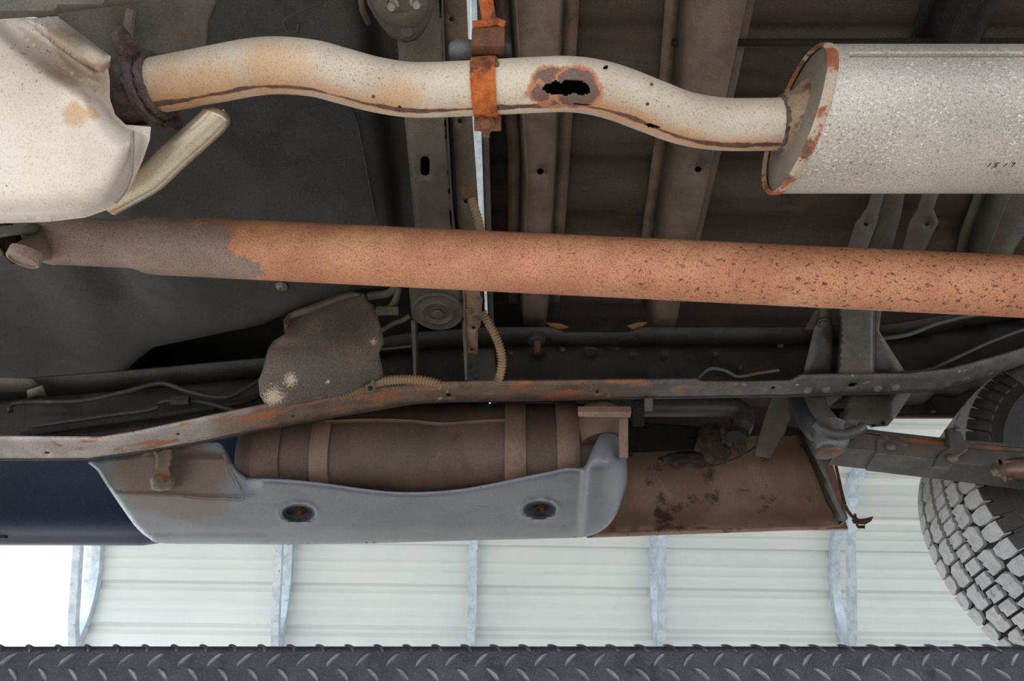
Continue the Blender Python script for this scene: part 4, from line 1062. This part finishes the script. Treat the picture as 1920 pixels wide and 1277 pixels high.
sheet('panel_skin', O, bsfn, 'bedside', bs, .004, step=14, smooth=60)
finish('hem', *tube([bsfn(u, v, 0) for u, v in ((1100, 1004), (1300, 997), (1440, 992), (1548, 988))], .006, 8)[:2], 'bedside', bs)
sheet('wheel_lip', [(1512, 800), (1530, 835), (1548, 880), (1566, 930), (1586, 972), (1574, 984), (1548, 940), (1530, 890), (1512, 850), (1498, 815)], lambda u, v, d: PY(u, v, 1.60 + .035 * max(0, 1 - d / 9.)), 'bodymount', bs, .004, step=7)
# upper inner wall that closes the bed side
finish('upper_skin', *abox(-.04, .86, 1.742, 1.750, .92, 1.7), 'bedside', bs)
# bent stay and clip at its rear corner
st = thing('mud_flap_stay', PY(1605, 975, 1.60), 'thin bent rusty stay and clip at the rear corner of the bedside panel', 'bracket')
finish('rod', *tube(catmull([PY(u, v, 1.60) for u, v in ((1563, 856), (1570, 885), (1580, 930), (1588, 955), (1600, 970), (1614, 978))], 6), .004, 8)[:2], 'rustbrown', st)
finish('clip', *orient(*loft([[PY(u, v, y) for u, v, y in r] for r in (((1596, 974, 1.59), (1600, 982, 1.59), (1600, 982, 1.61), (1596, 974, 1.61)), ((1622, 972, 1.59), (1622, 984, 1.59), (1622, 984, 1.61), (1622, 972, 1.61)), ((1638, 968, 1.59), (1634, 977, 1.59), (1634, 977, 1.61), (1638, 968, 1.61)))])), 'rustbrown', st, bevel=.001)
finish('pin', *tube([PY(1603, 964, 1.59), PY(1608, 988, 1.59)], .003, 8)[:2], 'rustbrown', st)
finish('tab', *pxbox(1608, 985, 1622, 991, 1.80, .006), 'cavity', st)

# ================================================================== FILLER HOSE, MUD, STAY behind the rail
hs = thing('filler_hose', PY(1300, 790, 1.30), 'black elbow filler hose below the rail right of the tank', 'hose')
V, F, _ = tube(catmull([PY(u, v, 1.33) for u, v in ((1195, 762), (1240, 762), (1300, 762), (1350, 762), (1380, 766), (1394, 780), (1392, 800), (1384, 820))], 8), [.024] * 33 + [.022] * 16 + [.020] * 8, 24)
finish('hose_body', V, F, 'hose', hs, smooth=60)
finish('hose_clamp', *tube([PY(1385, 812, 1.33), PY(1382, 822, 1.33)], .0235, 24)[:2], 'cavity', hs)
finish('end_block', *pxbox(1184, 748, 1208, 800, 1.50, .04), 'cavity', hs, bevel=.004)
finish('clamp_plate', *pxbox(1208, 746, 1224, 772, 1.46, .02), 'bodymount', hs, bevel=.002)
mudp = finish('tank_end_bracket', *orient(*loft([[PY(u, v, y) for u, v, y in r] for r in (((1176, 790, 1.44), (1176, 850, 1.44), (1176, 850, 1.50), (1176, 790, 1.50)), ((1320, 800, 1.46), (1300, 846, 1.46), (1300, 846, 1.52), (1320, 800, 1.52)))])), 'cavity', None, 'dark bracket deep between tank and filler hose', 'bracket', bevel=.004)
def mudball(c, r, label, seed, sq=(1, .7, .8)):
    bm = bmesh.new(); bmesh.ops.create_icosphere(bm, subdivisions=4, radius=1)
    g = np.random.RandomState(seed); ph = g.uniform(0, 6.28, (8, 3)); fr = g.uniform(2, 11, (8, 3))
    for v in bm.verts:
        k = 1 + sum(.07 / (1 + i * .25) * math.sin(v.co.x * fr[i][0] + ph[i][0]) * math.sin(v.co.y * fr[i][1] + ph[i][1]) * math.sin(v.co.z * fr[i][2] + ph[i][2]) * 2 for i in range(8))
        v.co = Vector((v.co.x * sq[0], v.co.y * sq[1], v.co.z * sq[2])) * k * r
    V = [v.co + c for v in bm.verts]; F = [tuple(v.index for v in f.verts) for f in bm.faces]; bm.free()
    return finish('mud_clump', V, F, 'dirt', None, label, 'mud', smooth=70, group='mud caked behind the filler hose')
mudball(PY(1375, 812, 1.36), .030, 'dark mud clump caked at the end of the elbow hose', 3, (.9, .8, 1.0))
mudball(PY(1340, 830, 1.42), .045, 'large mud clump left of the elbow hose end', 4, (.8, .7, 1.1))
mudball(PY(1290, 862, 1.50), .040, 'mud clump on the bedside panel below the hose', 5, (1.6, .5, .5))
mudball(PY(1385, 830, 1.36), .022, 'small mud clump dripping below the hose end', 6, (.7, .7, 1.2))
line_obj('panel_wire', [PY(u, v, 1.52) for u, v in ((1200, 843), (1250, 842), (1300, 841))], .0022, 'olive', 'thin straight wire in front of the dark bracket', 'wire')
line_obj('panel_wire', [PY(u, v, 1.50) for u, v in ((1335, 876), (1380, 860), (1420, 838))], .003, 'bodymount', 'thin wire slanting across the mud above the panel', 'wire')
sheet('diagonal_stay', [(1450, 735), (1484, 735), (1482, 785), (1444, 860), (1416, 855), (1424, 815)], lambda u, v, d: PY(u, v, 1.36 + .0012 * (v - 790)), 'olive', None, .006, label='olive flat stay slanting down right of the mud', cat='bracket', step=12)

# ================================================================== SPRING HANGER
sk = thing('spring_hanger', PY(1555, 800, 1.22), 'leaf spring hanger with rubber bump stop under the rail', 'hanger')
V, F = lathe(PY(1512, 735, 1.30), PY(1545, 870, 1.30) - PY(1512, 735, 1.30), [(.030, -.01), (.036, .03), (.036, .06), (.031, .09), (.020, .118), (.012, .124)], 28)
finish('cone', V, F, 'bluecone', sk, smooth=50)
# curved U arm
arm = [((1506, 742), (1545, 742), 1.19), ((1514, 760), (1552, 760), 1.19), ((1524, 778), (1564, 776), 1.185), ((1536, 794), (1580, 790), 1.185), ((1544, 806), (1604, 796), 1.185), ((1556, 814), (1618, 800), 1.19)]
rings = [[PY(a[0], a[1], y), PY(b[0], b[1], y + .005), PY(b[0], b[1], y + .012), PY(a[0], a[1], y + .008)] for a, b, y in arm]
rings = [list(r) for r in zip(*[catmull(c, 5) for c in zip(*rings)])]
finish('curved_arm', *orient(*loft(rings)), 'frame', sk, smooth=40)
finish('arm_lip', *tube(catmull([PY(u, v, 1.185) for u, v in ((1530, 795), (1545, 808), (1570, 815), (1598, 812), (1618, 800))], 6), .010, 12)[:2], 'frame', sk, smooth=60)
c = PY(1560, 802, 1.215)
finish('bump_stop', *lathe(c, PY(1557, 850, 1.225) - c, [(.029, -.008), (.0315, .004), (.033, .018), (.0315, .032), (.027, .040), (.027, .044), (.022, .050), (.010, .052)], 30), 'stopper', sk, smooth=50)
finish('stop_cup', *lathe(PY(1553, 847, 1.225), PY(1557, 860, 1.228) - PY(1553, 847, 1.225), [(.022, -.006), (.026, .0), (.025, .006), (.018, .009)], 26), 'frame_rust', sk, smooth=50)
# cheek plates
sheet('cheek_plate', [(1590, 738), (1668, 738), (1672, 760), (1674, 785), (1664, 796), (1640, 798), (1618, 792), (1590, 796), (1580, 790), (1586, 765)], lambda u, v, d: PY(u, v, 1.235 + .010 * math.sin((u - 1590) / 28.)), 'bodymount', sk, .005, step=8, smooth=60)
sheet('inner_cheek', [(1552, 764), (1588, 738), (1590, 764)], aty(1.27), 'olive', sk, .004)
sheet('back_plate', [(1552, 764), (1594, 764), (1594, 800), (1560, 800), (1545, 780)], aty(1.30), 'cavity', sk, .004)
finish('pin', *lathe(PY(1580, 780, 1.295), (0, -1, -.2), [(.008, -.002), (.008, .006), (.006, .008)], 12), 'bodymount', sk)

# ================================================================== LEAF SPRING
ls = thing('leaf_spring', PY(1760, 840, 1.24), 'stack of dark steel leaf spring blades running to the axle at the right', 'leaf spring')
def leaf(tab_t, tab_b, u0, u1, y0, m, name='leaf', wd=.062):
    rings = []
    for u in np.linspace(u0, u1, 18):
        a, b = PY(u, interp(tab_t, u), y0), PY(u, interp(tab_b, u), y0)
        c, d = a + Vector((0, wd, 0)), b + Vector((0, wd, 0))
        rings.append([a, b, d, c])
    return finish(name, *orient(*loft(rings)), m, ls, bevel=.0015)
leaf([(1575, 797), (1640, 806), (1780, 822), (1960, 836), (2320, 862)], [(1575, 806), (1640, 813), (1780, 829), (1960, 842), (2320, 868)], 1572, 2320, 1.232, 'frame')
leaf([(1575, 808), (1640, 815), (1780, 831), (1960, 844), (2320, 870)], [(1575, 840), (1640, 847), (1780, 866), (1960, 884), (2320, 910)], 1572, 1660, 1.216, 'frame')
leaf([(1640, 813), (1780, 829), (1960, 843), (2320, 869)], [(1640, 822), (1780, 838), (1960, 850), (2320, 876)], 1650, 2250, 1.226, 'frame_rust')
leaf([(1640, 820), (1780, 838), (1960, 851), (2320, 877)], [(1640, 850), (1780, 866), (1960, 888), (2320, 914)], 1644, 2250, 1.212, 'frame')
finish('rivet', *rivet(PY(1669, 838, 1.210), (0, -1, -.1), .010), 'frame', ls)
V = [PY(u, v, 1.205) for u, v in ((1776, 802), (1800, 800), (1812, 836), (1816, 842), (1790, 862), (1784, 878), (1752, 874), (1762, 850), (1782, 838))]
V2 = [v + Vector((0, .014, .004)) for v in V]; n = len(V)
cp = finish('spring_clip', *orient(V + V2, [tuple(range(n)), tuple(range(n, 2 * n))] + [(k, (k + 1) % n, n + (k + 1) % n, n + k) for k in range(n)]), 'frame', ls, bevel=.002)
finish('clip_rivet', *rivet(PY(1784, 860, 1.203), (0, -1, -.1), .011), 'frame', cp)
finish('clip_rivet', *rivet(PY(1795, 806, 1.203), (0, -1, -.1), .006), 'frame', cp)
sheet('spring_seat', [(1856, 880), (1868, 868), (1900, 858), (2160, 846), (2160, 900), (1880, 896), (1862, 892)], lambda u, v, d: PY(u, v, 1.17 + .03 * max(0, 1 - d / 16.) ** 2), 'strap', ls, .03, step=6, smooth=70)

# inner wheel housing
wh = thing('wheel_housing', PY(1780, 740, 1.45), 'dark ribbed inner wheel housing panel above the leaf spring', 'panel')
WCX, WCZ = 1.332, .787
Vh, Fh = [], []
angs = [R(a) for a in np.linspace(30, 128, 50)]; yh = np.linspace(1.335, 1.68, 12)
for i, a in enumerate(angs):
    rr_ = .525 + .008 * math.sin(i * 1.05)                    # pressed cross ribs
    for y in yh: Vh.append(Vector((WCX + rr_ * math.cos(a), y, WCZ + rr_ * math.sin(a))))
for i in range(len(angs) - 1):
    for j in range(11): Fh.append((i * 12 + j, i * 12 + j + 1, i * 12 + j + 13, i * 12 + j + 12))
finish('liner', *orient(Vh, Fh), 'bodymount', wh, smooth=50, solid=.004)
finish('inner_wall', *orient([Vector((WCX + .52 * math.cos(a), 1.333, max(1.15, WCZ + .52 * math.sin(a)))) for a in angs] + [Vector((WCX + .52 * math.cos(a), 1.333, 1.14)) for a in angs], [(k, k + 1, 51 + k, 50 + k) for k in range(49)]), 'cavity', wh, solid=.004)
olow = [Vector((WCX + .56 * math.cos(a), 1.685, min(WCZ + .525 * math.sin(a), 1.232))) for a in angs]
finish('outer_skin', *orient(olow + [Vector((p.x, 1.70, 1.75)) for p in olow], [(k, k + 1, 51 + k, 50 + k) for k in range(49)]), 'bodymount', wh, solid=.004)
finish('liner_edge', *tube(olow, .006, 8)[:2], 'strap', wh)
for xx in (.985, 1.075, 1.17):
    finish('stiffening_rib', *tube([Vector((xx, 1.675, 1.24)), Vector((xx + .006, 1.68, 1.30)), Vector((xx + .02, 1.68, 1.40))], .007, 8)[:2], 'bodymount', wh)
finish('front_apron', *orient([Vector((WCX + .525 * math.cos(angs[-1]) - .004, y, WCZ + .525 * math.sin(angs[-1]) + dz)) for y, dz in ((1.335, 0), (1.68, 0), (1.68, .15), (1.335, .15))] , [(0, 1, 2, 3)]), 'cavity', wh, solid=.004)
sheet('corner_plate', [(1885, 694), (1990, 640), (1990, 760), (1930, 725)], aty(1.22), 'frame', wh, .006)

# ================================================================== WHEEL
WR = .3855; WX = 1.332; WZ = ZR + WR + .001; WY0, WY1 = 1.345, 1.60
wheel = thing('rear_wheel', (WX, (WY0 + WY1) / 2, WZ - WR), 'dusty all terrain tire and wheel standing on the lift runway', 'wheel')
def wring(prof, seg=120):
    V, F = [], []; n = len(prof)
    for k in range(seg):
        a = 2 * math.pi * k / seg
        for r, y in prof: V.append(Vector((WX + r * math.cos(a), y, WZ + r * math.sin(a))))
    for k in range(seg):
        for j in range(n - 1):
            F.append((k * n + j, ((k + 1) % seg) * n + j, ((k + 1) % seg) * n + j + 1, k * n + j + 1))
    return orient(V, F)
wm = (WY0 + WY1) / 2; hw = (WY1 - WY0) / 2
finish('tread_base', *wring([(WR - .030, wm - hw - .004), (WR - .014, wm - hw + .012), (WR - .0095, wm - hw * .6), (WR - .0085, wm), (WR - .0095, wm + hw * .6), (WR - .014, wm + hw - .012), (WR - .030, wm + hw + .004)]), 'groove', wheel, smooth=40)
for sg in (-1, 1):
    finish('sidewall', *wring([(WR - .028, wm + sg * (hw + .004)), (WR - .050, wm + sg * (hw + .010)), (WR - .075, wm + sg * (hw + .013)), (WR - .079, wm + sg * (hw + .0155)), (WR - .083, wm + sg * (hw + .013)), (WR - .12, wm + sg * (hw + .008)), (WR - .155, wm + sg * (hw - .010)), (WR - .175, wm + sg * (hw - .03)), (WR - .18, wm + sg * (hw - .045))]), 'sidewall', wheel, smooth=50)
rm = finish('rim', *wring([(.226, WY0 + .030), (.238, WY0 + .022), (.240, WY0 + .028), (.222, WY0 + .045), (.205, WY0 + .075), (.200, WY0 + .13), (.195, WY0 + .20), (.06, WY0 + .20)]), 'frame', wheel, smooth=40)
finish('brake_drum', *wring([(.0, WY0 + .02), (.10, WY0 + .02), (.15, WY0 + .035), (.16, WY0 + .05), (.16, WY0 + .15)], 64), 'hubsteel', wheel, smooth=40)
# tread blocks in five rows, one mesh for each row shape
def block_mesh(outl, n_round, rtop, rbase, inset, side=None, name='tread_block'):
    """outl: (angle in pitches, y offset); prism with slightly drafted walls; side adds the lug that wraps onto the sidewall"""
    PA = 2 * math.pi / n_round; V = []
    cy_ = sum(p[1] for p in outl) / len(outl); ca = sum(p[0] for p in outl) / len(outl)
    for top in (0, 1):
        for (a, y) in outl:
            k = inset if top else 1.0
            aa = (ca + (a - ca) * k) * PA; yy_ = cy_ + (y - cy_) * (k + .5 * (1 - k))
            e = abs(yy_) / hw; r = (rtop if top else rbase) - .010 * e ** 4
            V.append(Vector((r * math.sin(aa), yy_, r * math.cos(aa))))
    n = len(outl); F = [tuple(range(n)), tuple(range(n, 2 * n))] + [(k, (k + 1) % n, n + (k + 1) % n, n + k) for k in range(n)]
    V, F = orient(V, F); mi = [0] * len(F)
    if side:
        W = []
        for (a0, a1, r, y, dpt) in ((-.40, .36, rtop - .012, hw + .002, .016), (-.40, .34, rtop - .030, hw + .010, .014), (-.36, .30, rtop - .052, hw + .0135, .010), (-.30, .2, rtop - .058, hw + .010, .006)):
            W.append([Vector((rr_ * math.sin(a * PA), side * yv, rr_ * math.cos(a * PA))) for a, rr_, yv in ((a0, r, y), (a1, r, y), (a1, r, y - dpt), (a0, r, y - dpt))])
        V2, F3 = orient(*loft(W)); k = len(V); V = V + V2; F = F + [tuple(i + k for i in f) for f in F3]; mi += [1] * len(F3)
    me = bpy.data.meshes.new(name); me.from_pydata([v[:] for v in V], [], F)
    me.materials.append(M['block']); me.materials.append(M['sidewall'])
    me.polygons.foreach_set('material_index', mi); me.validate(); return me
H = hw
def shoulder(sg): return [(-.46, sg * H), (.40, sg * H), (.46, sg * H * .84), (.40, sg * H * .66), (-.02, sg * H * .63), (-.40, sg * H * .69), (-.52, sg * H * .84)]
def mid(sg): return [(-.47, sg * H * .28), (-.22, sg * H * .24), (-.20, sg * H * .29), (.10, sg * H * .24), (.12, sg * H * .29), (.45, sg * H * .22), (.47, sg * H * .48), (.30, sg * H * .59), (-.05, sg * H * .57), (-.30, sg * H * .60), (-.47, sg * H * .54)]
rows = [(shoulder(-1), 64, 0, -1), (mid(-1), 46, .35, None), ([(-.46, -H * .15), (-.05, -H * .19), (.0, -H * .15), (.40, -H * .18), (.46, H * .14), (.05, H * .18), (.0, H * .14), (-.40, H * .17)], 78, .3, None), (mid(1), 46, .75, None), (shoulder(1), 64, .55, 1)]
wb = wheel.location
for ri, (ol, nn, ph, side) in enumerate(rows):
    me = block_mesh(ol, nn, WR, WR - .016, .925, side)
    for k in range(nn):
        ob = bpy.data.objects.new('tread_block', me); COL.objects.link(ob); ob.parent = wheel
        ob.location = Vector((WX, wm, WZ)) - Vector(wb); ob.rotation_euler = (0, (k + ph) * 2 * math.pi / nn, 0)
